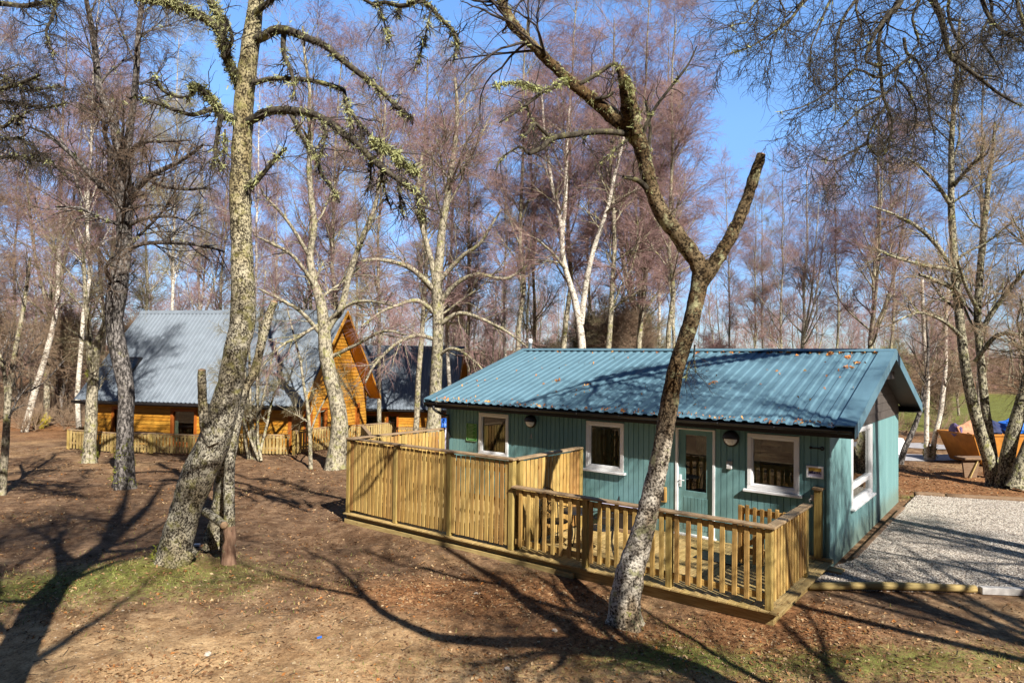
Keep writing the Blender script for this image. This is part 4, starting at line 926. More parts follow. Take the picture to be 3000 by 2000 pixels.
hb([(735, 120), (772, 108), (804, 89), (842, 89), (889, 108), (949, 131), (996, 168), (1042, 204), (1085, 238), (1123, 272), (1170, 319), (1204, 344)], [15, 13, 14, 13, 11, 10, 9, 9, 8, 7, 5, 3], 11.5, 10.0, 24, 10)
hb([(832, 92), (830, 154), (851, 210), (860, 267), (851, 304)], [9, 7, 6, 4, 2], 11.2, 10.9, 12)
hb([(715, 250), (748, 243), (795, 231), (889, 234), (949, 246), (1006, 267), (1012, 304), (1048, 360), (1085, 405)], [8, 8, 7, 7, 7, 6, 6, 5, 4], 11.5, 10.6)
hb([(712, 365), (748, 346), (786, 327), (842, 323), (912, 332), (959, 355), (1006, 393), (1042, 417), (1085, 463), (1123, 497), (1170, 531), (1212, 561), (1255, 595)], [14, 13, 12, 12, 11, 10, 10, 9, 9, 8, 7, 5, 3], 11.5, 9.8, 26, 10)
hb([(1085, 412), (1120, 430), (1145, 442), (1170, 468), (1212, 497)], [8, 8, 7, 5, 3], 10.4, 10.0, 12)
hb([(845, 325), (860, 351), (889, 407), (921, 449), (940, 505), (973, 552), (991, 589)], [6, 6, 5, 5, 5, 4, 3], 11.1, 10.6)
hb([(715, 560), (734, 547), (767, 514), (804, 468), (837, 433)], [9, 8, 7, 6, 4], 11.5, 11.0, 12)
hb([(700, 250), (692, 224), (664, 168), (650, 108), (622, 70), (575, 42), (514, 14), (449, 2), (390, -12)], [14, 14, 14, 13, 12, 11, 10, 8, 6], 11.5, 10.8, 20, 10)
hb([(655, 103), (641, 47), (617, 0), (595, -60), (560, -160)], [11, 11, 11, 10, 6], 11.3, 11.2, 14, 10)
hb([(700, 365), (690, 350), (655, 337), (627, 300), (600, 270), (575, 255), (562, 266)], [13, 13, 12, 11, 9, 8, 6], 11.5, 10.9)
hb([(620, 318), (590, 330), (561, 337), (514, 323), (468, 306), (421, 290), (398, 276)], [7, 7, 6, 6, 5, 4, 3], 11.0, 10.3)
hb([(575, 262), (552, 285), (505, 281), (472, 262), (458, 234)], [5, 5, 5, 5, 4], 11.0, 10.6, 12)
hb([(648, 335), (640, 380), (631, 444), (640, 470), (655, 491)], [9, 7, 6, 5, 3], 11.2, 11.2, 12)
hb([(655, 168), (680, 120), (668, 75), (660, 45)], [6, 6, 5, 3], 11.2, 11.0, 10)
hb([(745, 40), (790, 5), (830, -30), (880, -60)], [9, 8, 7, 6], 11.4, 11, 10)
hb([(1090, 15), (1130, 8), (1180, 20), (1240, 5), (1290, 55), (1330, 95), (1345, 130)], [5, 6, 7, 6, 6, 5, 3], 10.6, 9.8, 16)
hb([(780, -150), (860, -120), (960, -60), (1040, -20), (1110, 18)], [9, 8, 7, 6, 5], 11.4, 10.4, 14)
for x0, y0, x1, y1 in ((1110, 18, 1140, 130), (1175, 20, 1170, 60), (1262, 35, 1240, 130), (1240, 130, 1225, 190), (1330, 95, 1325, 190), (1170, 535, 1185, 640), (1120, 500, 1140, 600), (1085, 470, 1080, 560), (1060, 385, 1075, 460), (1015, 300, 1030, 400), (950, 355, 930, 470), (1220, 570, 1235, 650), (640, 440, 622, 500), (660, 380, 655, 500)):
    hb([(x0, y0), ((x0+x1)/2+random.uniform(-12, 12), (y0+y1)/2), (x1, y1)], [4, 3, 2], 10.6, 10.4, 8, 5, .006)
P, R = T.stack()
C1_ = grow(T.rng, P, R, 6, .2, 1, .75, .9, -.25, .22, 6, .5, .012, .004); C2_ = grow(T.rng, *C1_, 5, .15, 1, .45, .7, -.35, .2, 5, .6, .006, .003)
T.tw.add(C1_[0]-T.o, C1_[1], 4); T.tw.add(C2_[0]-T.o, C2_[1], 3)
top = T.stack(14, [(mt[0][62:], mt[1][62:])]); u1 = grow(T.rng, *top, 34, .3, 1, 2.6, .75, .25, .12, 9, .5, .04, .01, .3); u2 = grow(T.rng, *u1, 7, .2, 1, 1.1, .7, .0, .16, 6, .6, .02, .004); u3 = grow(T.rng, *u2, 5, .2, 1, .6, .7, -.3, .18, 5, .6, .006, .003)
keep = u1[0][:, 0, 2] > 8.6; T.limbs.add(u1[0][keep]-T.o, u1[1][keep], 6); m2 = np.repeat(keep, 7); T.tw.add(u2[0][m2]-T.o, u2[1][m2], 4); m3 = np.repeat(m2, 5); T.tw.add(u3[0][m3]-T.o, u3[1][m3], 3)
T.finish('barkhero', 'barkblack', 'twigdark')
T.lichen(P, R, 640, .085); T.lichen(*T.stack(20, [(mt[0][38:80], mt[1][38:80]*1.02)]), 130, .06)
P5, R5 = T.stack(14, [Bh[7], Bh[8], Bh[9], Bh[4]]); T.lichen(P5, R5, 620, .1, blades=18); T.lichen(P, R, 420, .11, 'twigdark', 10, 1.2, 'beard_moss')
T.lichen(*T.stack(12, [(mt[0][:5], mt[1][:5]*1.5)]), 60, .07, 'moss', 14, -.2, 'moss')

# --- the forked birch in front of the deck
YV = 9.5
T = Tree('birch_tree', 'leaning birch with flaking white bark and a V fork in front of the deck railing', (*at(1829, 1845, YV)[:2], .12), seed=12)
mv = T.main(limb([(1829, 1862), (1829, 1835), (1831, 1758), (1848, 1673), (1874, 1588), (1897, 1503), (1917, 1418), (1936, 1333), (1957, 1213), (1974, 1106), (2003, 1010), (2028, 930), (2043, 860), (2056, 790), (2057, 762)],
    [54, 50, 43, 40, 34, 30, 29, 27, 26, 24, 23, 23, 24, 27, 20], YV, YV, 96), 30, .12, .5, 6, .2, 7)
lv = T.main(limb([(2052, 812), (2041, 765), (1990, 695), (1939, 625), (1907, 548), (1888, 472), (1875, 421), (1850, 383), (1798, 344), (1747, 300), (1696, 261), (1645, 217), (1594, 166), (1543, 115), (1499, 64), (1467, 0), (1430, -90), (1390, -190)],
    [22, 23, 24, 22, 21, 21, 24, 27, 22, 18, 16, 15, 14, 14, 16, 13, 10, 7], YV, 8.9, 100), 22, .2, 0, 8, 1, 9)
rv = T.main(limb([(2056, 830), (2073, 800), (2117, 735), (2156, 663), (2187, 587), (2213, 510), (2230, 453)], [20, 23, 20, 18, 17, 16, 14], YV, 9.2, 56), 20, .2, 0, 4, 1, 9)
cut_end(rv[0][-1], rv[0][-1]-rv[0][-3], rv[1][-1], T.t, T.o, 'barkbrown')
sv = T.main(limb([(1858, 400), (1838, 340), (1833, 298), (1825, 240), (1812, 195)], [22, 18, 15, 14, 10], 9.2, 9.0, 20), 14, .22, 0, 7, 1, 10)
sv2 = T.main(limb([(1868, 395), (1862, 330), (1850, 270), (1835, 225)], [14, 11, 9, 8], 9.0, 8.9, 16), 12, .2, 0, 3, 1, 10)
Bh = []
hb([(1690, 250), (1744, 221), (1787, 191), (1812, 186)], [7, 6, 6, 6], 9.15, 9.05, 10)
hb([(1665, 232), (1650, 240), (1595, 266), (1565, 257), (1514, 242), (1463, 247), (1440, 255)], [7, 7, 6, 6, 5, 4, 2], 9.1, 8.6, 14)
hb([(1595, 266), (1570, 285), (1531, 315), (1459, 357)], [5, 5, 4, 2], 9.0, 8.8, 10)
hb([(1850, 395), (1795, 387), (1740, 387), (1680, 395), (1617, 404), (1582, 434), (1544, 451)], [11, 9, 9, 9, 9, 8, 6], 9.2, 8.5, 14)
hb([(1610, 402), (1582, 374), (1565, 361), (1545, 390), (1525, 396)], [6, 5, 5, 5, 3], 8.7, 8.4, 10)
hb([(1544, 449), (1527, 429), (1489, 451), (1463, 476), (1455, 506)], [5, 4, 3, 3, 2], 8.5, 8.3, 10)
hb([(1895, 552), (1872, 531), (1845, 524), (1825, 523)], [9, 8, 7, 5], 9.3, 9.1, 8)
hb([(1745, 290), (1775, 285), (1800, 270)], [6, 6, 4], 9.1, 9.0, 8)
hb([(1880, 400), (1910, 330), (1960, 260), (2010, 200), (2040, 140)], [7, 5, 4, 3, 2], 9.2, 9.0, 12)
hb([(1895, 470), (1905, 380), (1890, 300)], [7, 5, 4], 9.3, 9.3, 8)
hb([(1840, 410), (1800, 440), (1775, 470)], [5, 4, 2], 9.1, 8.9, 8)
for x0, y0, x1, y1 in ((1600, 404, 1560, 440), (1720, 395, 1715, 430), (1770, 460, 1765, 500), (2035, 1010, 2040, 1090), (2020, 1060, 2010, 1110), (1560, 362, 1570, 400), (1543, 300, 1560, 350)):
    hb([(x0, y0), ((x0+x1)/2+random.uniform(-10, 10), (y0+y1)/2), (x1, y1)], [3, 2, 1.5], 9.1, 9.0, 8, 5, .006)
P, R = T.stack()
C1_ = grow(T.rng, P, R, 6, .2, 1, .5, .9, -.2, .25, 6, .5, .008, .003); C2_ = grow(T.rng, *C1_, 4, .15, 1, .3, .7, -.35, .2, 5, .6, .005, .0025)
T.tw.add(C1_[0]-T.o, C1_[1], 4); T.tw.add(C2_[0]-T.o, C2_[1], 3)
top = T.stack(14, [(lv[0][62:], lv[1][62:])]); u1 = grow(T.rng, *top, 26, .1, 1, 1.5, .9, -.05, .16, 9, .5, .02, .006, .3); u2 = grow(T.rng, *u1, 6, .2, 1, .7, .7, -.3, .16, 6, .6, .008, .003); T.tw.add(u1[0]-T.o, u1[1], 5); T.tw.add(u2[0]-T.o, u2[1], 3)
T.finish('barkV', 'barkblack', 'twigdark')
T.lichen(*T.stack(16, [(lv[0][25:85], lv[1][25:85])]), 420, .05); T.lichen(*T.stack(12, [rv, (mv[0][70:], mv[1][70:])]), 160, .035); T.lichen(*T.stack(14, [sv, sv2, Bh[1]]), 260, .06); T.lichen(P, R, 150, .045)
T.lichen(*T.stack(12, [(mv[0][:8], mv[1][:8]*1.1)]), 70, .06, 'moss', 14, 0, 'moss')

# --- further traced trees: stems, then limbs, then grown twigs
def traced(name, label, base_px, Y, stems, limbs_, mats, seed, D=True, n1=8, l1=2.2, n2=8, l2=1.2, n3=5, l3=.6, up=(.2, .0, -.2), amp=.07, flare=.25, group=None, lich=0, kk=14, extra=0, rmin=.0045, mossy=0):
    s = 3000/2352 if D else 1; b = at(base_px[0]*s, base_px[1]*s, Y); b[2] = float(gz(b[0], b[1]))
    T = Tree(name, label, b, group, seed=seed); A = []
    for pts, r, *yy in stems:
        y0, y1 = yy if yy else (Y, Y); q = limb(pts, r, y0, y1, 48, D); T.main(q, kk, amp, flare if abs(pts[0][1]-base_px[1]) < 45 else 0, seed, .3, 3.5); A.append(q)
    B = []
    for pts, r, *yy in limbs_:
        y0, y1 = yy if yy else (Y, Y-1.2); B.append(T.branch(limb(pts, r, y0, y1, 16, D), 7, False, .02))
    SP, SR = T.stack(16, A)
    if n1: g1 = grow(T.rng, SP, SR, n1, .3 if not extra else extra, 1, l1, .75, up[0], .1, 10, .4, .05, .008, .35); T.limbs.add(g1[0]-T.o, g1[1], 5)
    PL = [g1] if n1 else []
    if B: PL.append(T.stack(10, B))
    P = np.concatenate([p for p, _ in PL]); R = np.concatenate([r for _, r in PL])
    g2 = grow(T.rng, P, R, n2, .15, 1, l2, .7, up[1], .14, 7, .55, .02, .006); g3 = grow(T.rng, *g2, n3, .15, 1, l3, .65, up[2], .16, 5, .6, .009, rmin); T.limbs.add(g2[0]-T.o, g2[1], 4); T.tw.add(g3[0]-T.o, g3[1], 3)
    g4 = grow(T.rng, *g3, 5, .2, 1, l3*.55, .6, up[2], .15, 4, .7, .006, rmin*.8); T.tw.add(g4[0]-T.o, g4[1], 3)
    T.finish(*mats)
    if lich: T.lichen(P, R, lich, .1)
    if mossy: T.lichen(*T.stack(8, [(a[0][:5], a[1][:5]*1.25) for a in A[:2]]), mossy, .09, 'moss', 14, .1, 'moss')
    return T
traced('birch_tree', 'dark straight trunked birch in front of the large log chalet', (285, 1122), 18.3,
    [([(285, 1128), (287, 1060), (287, 1000), (290, 900), (275, 820), (262, 740), (267, 680), (278, 620), (285, 560), (285, 480), (284, 430), (280, 375), (262, 290), (242, 235), (226, 195), (222, 147), (213, 73), (198, 0), (185, -80)], [23, 20, 17, 17, 19, 18, 22, 19, 16, 17, 18, 16, 9, 8, 8, 7, 6, 5, 3]),
     ([(286, 420), (292, 350), (304, 257), (312, 183), (317, 92), (321, 48), (330, -30), (335, -110)], [14, 9, 7, 7, 6, 5, 5, 3])],
    [([(272, 460), (250, 438), (220, 414), (176, 367), (147, 341), (103, 308), (60, 290)], [8, 7, 7, 6, 5, 4, 2]), ([(293, 470), (312, 436), (345, 403), (403, 374), (440, 352), (466, 330)], [8, 7, 7, 5, 4, 3]),
     ([(340, 408), (367, 427), (422, 433), (477, 429)], [5, 4, 4, 2]), ([(268, 455), (253, 400), (253, 348), (242, 312), (238, 280)], [7, 6, 6, 5, 4]), ([(290, 380), (305, 345), (330, 326), (380, 322), (447, 323)], [6, 5, 5, 4, 2]),
     ([(292, 575), (333, 559), (417, 559), (483, 569), (520, 580)], [5, 5, 4, 3, 2]), ([(266, 650), (257, 645), (243, 619), (250, 600), (257, 592)], [6, 5, 4, 3, 2]), ([(284, 520), (230, 500), (180, 480), (120, 478)], [5, 4, 3, 2]), ([(290, 520), (340, 500), (400, 500), (440, 520)], [5, 4, 3, 2])],
    ('barkdark', 'barkdark', 'twigmid'), 21, mossy=140, n1=13, l1=2.6, n2=11, l2=1.5, n3=8, l3=.75, extra=.42, lich=60)
traced('birch_tree', 'grey lichen covered birch with a bent trunk left of the tall deck screen', (770, 1082), 22.4,
    [([(768, 1090), (774, 1040), (780, 985), (775, 930), (759, 865), (748, 810), (745, 760), (738, 700), (722, 650), (712, 590), (722, 520), (717, 475), (710, 392), (713, 330), (711, 257), (711, 205), (700, 130), (695, 60)], [24, 21, 20, 18, 17, 16, 14, 12, 9, 8, 7, 7, 6, 6, 5, 4, 3, 2]),
     ([(745, 770), (765, 735), (784, 709), (804, 625), (834, 542), (861, 475), (871, 409), (880, 330), (885, 240)], [9, 8, 8, 7, 6, 5, 4, 4, 2])],
    [([(735, 765), (710, 735), (683, 709), (633, 682), (593, 665)], [5, 5, 4, 4, 2]), ([(732, 670), (683, 599), (633, 565), (583, 542)], [5, 4, 4, 2]), ([(750, 740), (800, 700), (850, 690), (900, 700)], [5, 4, 3, 2]), ([(712, 590), (670, 520), (630, 470), (600, 440)], [5, 4, 3, 2]), ([(760, 820), (820, 790), (880, 760), (930, 770)], [5, 4, 3, 2]), ([(742, 740), (690, 770), (640, 800), (600, 850)], [4, 4, 3, 2])],
    ('barkgrey', 'barkgrey', 'twigpurple'), 22, n1=12, l1=3.0, n2=9, l2=1.6, n3=6, l3=.8, lich=50)
traced('oak_tree', 'spreading bare tree with a forked grey trunk between the two log chalets', (997, 990), 25.5,
    [([(995, 1000), (1000, 900), (1003, 830), (1006, 760), (1005, 700), (1003, 650), (1010, 590), (1015, 530), (1025, 470), (1035, 400), (1045, 330), (1050, 250), (1045, 180)], [17, 14, 13, 13, 13, 12, 10, 9, 8, 7, 6, 4, 3]),
     ([(1003, 690), (995, 620), (980, 560), (965, 500), (960, 430), (970, 350)], [8, 7, 6, 5, 4, 3])],
    [([(1000, 720), (960, 690), (915, 700), (870, 720), (830, 750)], [6, 5, 4, 3, 2]), ([(1002, 670), (950, 620), (900, 600), (850, 595), (800, 610)], [7, 6, 5, 4, 2]), ([(1006, 700), (1050, 650), (1100, 630), (1160, 640), (1210, 610)], [7, 5, 5, 4, 2]), ([(1004, 750), (1050, 720), (1100, 730), (1160, 760), (1210, 800)], [6, 5, 4, 3, 2]), ([(1000, 780), (960, 770), (910, 790), (860, 840), (840, 880)], [5, 5, 4, 3, 2]), ([(1005, 650), (1060, 590), (1100, 560), (1150, 480)], [6, 5, 4, 2]), ([(1002, 820), (1040, 800), (1090, 830), (1130, 880)], [4, 4, 3, 2])],
    ('barkgrey', 'barkgrey', 'twigpurple'), 23, n1=14, l1=3.6, n2=10, l2=1.8, n3=6, l3=.9, lich=30)
traced('birch_tree', 'white stemmed birch splitting into a V behind the teal cabin roof ridge', (1338, 960), 28,
    [([(1338, 1000), (1337, 900), (1337, 800), (1330, 740), (1318, 680), (1305, 640), (1293, 590), (1290, 530), (1280, 470), (1268, 430), (1262, 380), (1252, 330), (1248, 270), (1243, 200)], [10, 9.5, 9, 8, 7, 6.5, 6, 5.5, 5, 4, 4, 3, 3, 2]),
     ([(1335, 745), (1341, 690), (1350, 630), (1366, 565), (1385, 510), (1400, 460), (1412, 400), (1430, 330), (1440, 260)], [7, 6.5, 6, 5.5, 5, 4, 4, 3, 2]), ([(1291, 545), (1297, 480), (1300, 400), (1302, 320), (1310, 230)], [5, 5, 5, 4, 2])],
    [([(1392, 490), (1420, 465), (1455, 440)], [4, 3, 2]), ([(1300, 620), (1270, 580), (1235, 545)], [4, 3, 2])],
    ('barkwhite', 'barkgrey', 'twigpurple'), 24, n1=12, l1=2.6, n2=9, l2=1.6, n3=7, l3=.9, extra=.4)
traced('alder_tree', 'twin stemmed tree with patchy lichen bark at the back right corner of the gravel', (2292, 1120), 20.6,
    [([(2285, 1130), (2280, 1080), (2263, 1030), (2240, 950), (2224, 880), (2214, 820), (2205, 740), (2195, 650), (2190, 560), (2185, 480), (2185, 400), (2185, 330), (2190, 260), (2196, 190), (2200, 120), (2205, 40)], [17.3, 14.4, 13.0, 12.2, 10.8, 10.1, 9.4, 8.6, 7.9, 7.2, 6.5, 5.8, 5.0, 4.3, 3.6, 2.2]),
     ([(2290, 1110), (2278, 1030), (2266, 960), (2258, 890), (2251, 809), (2245, 725), (2251, 625), (2258, 542), (2265, 475), (2270, 420), (2280, 350), (2285, 280)], [10.1, 9.4, 9.4, 8.6, 7.9, 7.9, 7.2, 6.5, 5.8, 5.0, 3.6, 2.2], 20.9, 21.6),
     ([(2300, 1128), (2308, 1080), (2325, 1000), (2345, 930), (2365, 860), (2390, 770), (2400, 660), (2390, 560)], [17.3, 15.1, 14.4, 13.7, 12.2, 10.8, 9.4, 7.9], 20.4, 20.0)],
    [([(2212, 700), (2191, 665), (2148, 645), (2110, 632)], [6, 6, 5, 3]), ([(2206, 650), (2191, 622), (2118, 609), (2068, 595), (2015, 572)], [5, 5, 4, 3, 2]), ([(2200, 650), (2188, 619), (2148, 559), (2101, 515), (2068, 495), (2001, 469)], [6, 5, 5, 4, 3, 2]), ([(2252, 760), (2300, 690), (2340, 640), (2370, 600)], [6, 5, 4, 3]), ([(2240, 830), (2290, 770), (2350, 770)], [5, 5, 4]), ([(2215, 780), (2170, 740), (2110, 720), (2050, 740)], [5, 4, 3, 2]), ([(2250, 720), (2220, 660), (2200, 600)], [5, 4, 3]), ([(2188, 480), (2150, 420), (2110, 380), (2070, 360)], [5, 4, 3, 2]), ([(2188, 430), (2230, 380), (2270, 350)], [5, 4, 2])],
    ('barkspeck', 'barkspeck', 'twigbrown'), 25, n1=11, l1=2.6, n2=9, l2=1.5, n3=6, l3=.8, lich=80, extra=.35)
traced('alder_tree', 'mossy stem cut by the right edge of the photo beside the twin stemmed tree', (2352, 1105), 19.8,
    [([(2330, 1120), (2345, 1070), (2365, 1020), (2395, 950), (2420, 860), (2430, 700)], [15.8, 14.4, 13.7, 13.0, 11.5, 10.1])], [], ('barkspeck', 'barkspeck', 'twigbrown'), 26, n1=8, l1=2.4, n2=8, l2=1.3, n3=5, l3=.8)
traced('birch_tree', 'slender dark birch at the far left edge, nearest of the thin stems there', (2, 1135), 17.6,
    [([(2, 1140), (8, 1080), (12, 1030), (16, 960), (20, 900), (30, 840), (40, 780), (52, 720), (62, 650), (70, 590)], [9, 8, 8, 7, 7, 6, 5, 5, 4, 3]), ([(18, 930), (10, 860), (-5, 800), (-20, 730)], [5, 4, 4, 3])], [], ('barkgrey', 'barkdark', 'twigbrown'), 27, n1=9, l1=1.5, n2=7, l2=.9, n3=5, l3=.5)
traced('young_tree', 'small tree with a bright moss foot in front of the picket fence', (207, 1062), 22.8,
    [([(205, 1070), (206, 1020), (209, 980), (212, 900), (216, 850), (222, 800), (235, 760), (250, 715), (265, 660), (270, 600)], [15, 13, 13, 12, 10, 9, 7, 6, 4, 3]), ([(214, 880), (206, 820), (204, 770), (198, 700), (194, 640), (190, 560)], [7, 7, 6, 5, 4, 3])], [], ('barkgrey', 'barkgrey', 'twigolive'), 28, mossy=160, n1=9, l1=1.9, n2=7, l2=1.1, n3=5, l3=.6)
traced('young_tree', 'thin bare sapling in front of the gable of the large log chalet', (714, 1090), 22.6,
    [([(714, 1092), (713, 1040), (711, 990), (706, 930), (697, 880), (690, 830), (675, 770), (660, 710)], [5, 4.5, 4, 4, 3, 3, 2, 1.5]), ([(711, 1000), (725, 960), (745, 920), (765, 890)], [2.5, 2, 2, 1.2])], [], ('barkgrey', 'barkgrey', 'twigolive'), 29, n1=9, l1=1.2, n2=5, l2=.6, n3=4, l3=.4, flare=.1)
traced('birch_tree', 'white birch leaning right at the far left behind the thin stems', (55, 1010), 31.5,
    [([(52, 1012), (62, 970), (80, 900), (98, 840), (112, 790), (126, 730), (132, 680), (134, 620), (138, 540), (140, 470)], [8, 7, 7, 6, 6, 5, 5, 4, 4, 3])], [], ('barkwhite', 'barkgrey', 'twigpurple'), 30, n1=14, l1=2.3, n2=9, l2=1.4, n3=6, l3=.8, extra=.45)
traced('birch_tree', 'twin slender white birch on a mossy foot beside the tarmac track', (2135, 1050), 26.2,
    [([(2130, 1056), (2128, 1000), (2129, 940), (2130, 870), (2124, 800), (2120, 720), (2118, 640)], [6, 5, 5, 5, 4, 4, 3]), ([(2140, 1056), (2148, 1000), (2160, 950), (2166, 900), (2172, 840), (2172, 760), (2178, 660)], [6, 5, 5, 5, 4, 4, 3])], [], ('barkwhite', 'barkgrey', 'twigpurple'), 31, mossy=160, n1=13, l1=2.0, n2=8, l2=1.2, n3=5, l3=.7, extra=.4)
traced('young_tree', 'thin dark tree leaning right just behind the end wall of the teal cabin', (2070, 1062), 25,
    [([(2068, 1066), (2078, 1030), (2092, 1000), (2108, 960), (2120, 920), (2128, 870), (2132, 800), (2128, 720)], [6, 6, 6, 5, 5, 4, 3, 2])], [], ('barkdark', 'barkdark', 'twigbrown'), 32, n1=9, l1=1.8, n2=7, l2=1.0, n3=5, l3=.6)
# bushy multi-stem shrub in front of the chalet
sh = []
for k, (x0, x1, yt) in enumerate(((560, 545, 640), (570, 575, 560), (580, 600, 700), (590, 635, 780), (575, 560, 820), (600, 650, 860), (565, 520, 850), (585, 610, 620))):
    sh.append(([(572+k*4, 1058), (x0+(k % 3)*6, 980), ((x0+x1)/2, (yt+980)/2), (x1, yt)], [3.4, 3, 2.4, 1.4], 24.0-.1*k, 23.6+.15*k))
traced('shrub', 'many stemmed bare shrub in front of the log chalet, right of the big leaning birch', (580, 1058), 23.9, sh, [], ('barkgrey', 'barkgrey', 'twigolive'), 33, n1=6, l1=1.2, n2=6, l2=.7, n3=4, l3=.4, flare=0, kk=7, extra=.2)
# --- trees whose trunks stand outside the frame; their boughs hang into it or their shade falls into it
def clear_of_view(PR, mar=60):
    """only the branches that do not reach into the view"""
    P, R = PR; d = P-O; yc = np.maximum(d@FW, .05); u = 1500+F*(d@CR)/yc; v = 1000-F*(d@CU)/yc
    k = ~((d@FW > .1) & (u > -mar) & (u < 3000+mar) & (v > -mar) & (v < 2000+mar)).any(1); return P[k], R[k]
def outside(name, label, base, trunk, boughs, mats, seed, twn=(7, 1.1, 6, .6, 5, .4), topn=0, lich=0, rmin=.003, upw=(-.35, -.5, -.5), clear=False, wan=(.17, .2, .2)):
    cv = clear_of_view if clear else (lambda q: q)
    T = Tree(name, label, base, seed=seed); P, R = resample(trunk[0], 40, trunk[1]); T.main((P, R), 16, .08, .3, seed, .3, 4)
    A = []
    for q in boughs: A.append(T.branch(q, 8, False, .012))
    if topn:
        g = cv(grow(T.rng, *T.stack(16, [(P, R)]), topn, .45, 1, 4.2, .8, .15, .08, 12, .55, .07, .015, .4)); T.limbs.add(g[0]-T.o, g[1], 6); PL = g
        A2 = [g]
    else: A2 = []
    if A: A2.append(T.stack(12, A))
    P = np.concatenate([p for p, _ in A2]) if len(set(p.shape[1] for p, _ in A2)) == 1 else np.concatenate([np.stack([resample(q, 12) for q in p]) for p, _ in A2]); R = np.concatenate([np.stack([np.interp(np.linspace(0, 1, 12), np.linspace(0, 1, r.shape[1]), q) for q in r]) for _, r in A2])
    c1, l1, c2, l2, c3, l3 = twn
    g1 = cv(grow(T.rng, P, R, c1, .1, 1, l1, .7, upw[0], wan[0], 9, .5, .012, rmin*1.6)); g2 = cv(grow(T.rng, *g1, c2, .1, 1, l2, .65, upw[1], wan[1], 7, .6, .007, rmin*1.2)); g3 = cv(grow(T.rng, *g2, c3, .2, 1, l3, .6, upw[2], wan[2], 5, .7, .004, rmin))
    T.limbs.add(g1[0]-T.o, g1[1], 5); T.tw.add(g2[0]-T.o, g2[1], 4); T.tw.add(g3[0]-T.o, g3[1], 3); T.finish(*mats)
    if lich: T.lichen(P, R, lich, .06)
    return T
def tr(pts, r, Y0, Y1, n=16): return limb([(1900+x*.4677, y*.4677) for x, y in pts], r, Y0, Y1, n)
RB = [tr([(1640, -260), (1600, -60), (1560, 40), (1480, 120), (1410, 220), (1380, 300), (1360, 380), (1450, 412), (1520, 400)], [16, 14, 12, 10, 8, 7, 6, 6, 4], 9.4, 8.8),
      tr([(1700, -260), (1745, -60), (1780, 0), (1830, 100), (1860, 250), (1900, 370), (1960, 400), (2050, 470), (2150, 550), (2250, 620), (2330, 660)], [18, 16, 14, 12, 10, 9, 9, 8, 6, 5, 3], 9.6, 9.0),
      tr([(1600, -50), (1540, 60), (1470, 140), (1440, 300), (1460, 450), (1480, 600), (1540, 760), (1520, 850), (1480, 950)], [10, 9, 8, 8, 7, 6, 5, 4, 3], 9.5, 9.2),
      tr([(1560, -200), (1300, -120), (1080, -60), (960, 20), (880, 130), (780, 200), (650, 290), (480, 350)], [13, 11, 9, 7, 6, 5, 3, 2], 9.4, 8.6),
      tr([(1500, -100), (1350, -40), (1250, 60), (1180, 200), (1150, 350), (1160, 520), (1140, 760)], [9, 8, 6, 5, 4, 3, 2], 9.4, 8.9),
      tr([(1520, 560), (1400, 640), (1300, 690), (1180, 800)], [6, 5, 4, 2], 9.2, 8.8), tr([(1650, 350), (1560, 420), (1450, 490), (1300, 430), (1200, 520), (1020, 640), (830, 700)], [6, 6, 5, 5, 4, 3, 2], 9.3, 8.5),
      tr([(1500, 640), (1420, 760), (1370, 880), (1400, 950), (1470, 980), (1540, 820)], [5, 5, 5, 5, 5, 3], 9.2, 9.1), tr([(1600, 240), (1620, 340), (1680, 380), (1740, 520), (1760, 700), (1790, 840)], [7, 6, 5, 4, 3, 2], 9.4, 9.3),
      tr([(1900, -200), (2060, -60), (2120, 100), (2200, 200), (2330, 280), (2450, 330)], [11, 10, 8, 6, 5, 3], 9.7, 9.2), tr([(1250, -150), (1000, -130), (760, -60), (640, 60), (640, 130), (560, 150), (430, 182)], [8, 7, 5, 4, 3, 3, 1.5], 9.0, 8.4),
      tr([(2000, -200), (2250, -100), (2330, 100), (2360, 250)], [9, 8, 6, 4], 9.6, 9.3), tr([(1560, 500), (1620, 560), (1680, 700), (1640, 860)], [5, 4, 3, 2], 9.3, 9.2), tr([(1370, 900), (1250, 960), (1150, 1010), (1050, 970)], [4, 3, 3, 2], 9.1, 8.9)]
RB += [tr([(1750, -150), (1700, 0), (1650, 120), (1690, 260), (1640, 330), (1600, 420)], [7, 6, 5, 4, 3, 2], 9.5, 9.3), tr([(1900, -100), (1880, 80), (1930, 220), (2000, 330), (2010, 470)], [7, 6, 5, 4, 2], 9.6, 9.3), tr([(1200, -120), (1120, 40), (1060, 180), (1010, 300), (1000, 480)], [6, 5, 4, 3, 2], 9.2, 8.8),
      tr([(2100, -100), (2150, 60), (2080, 220), (2160, 360), (2230, 470)], [7, 6, 5, 3, 2], 9.8, 9.5), tr([(1330, -80), (1300, 60), (1340, 200), (1290, 330), (1320, 470)], [6, 5, 4, 3, 2], 9.3, 9.0), tr([(900, -150), (820, -20), (860, 90), (800, 200), (760, 330)], [5, 4, 3, 2.5, 1.5], 8.9, 8.6)]
RB = [(p, r*.72) for p, r in RB]
rt = np.array([12.4, 8.8, float(gz(12.4, 8.8))]); hub = np.array([11.4, 9.0, 9.8])
for q in (RB[0], RB[1], RB[3], RB[9], RB[10], RB[11]):      # carry each bough back to the trunk
    q0 = q[0][0]; RB.append(resample([hub+np.array([0, 0, random.uniform(-.6, .6)]), (hub+q0)/2+np.array([0, 0, .5]), q0], 10, [.1, .07, q[1][0]]))
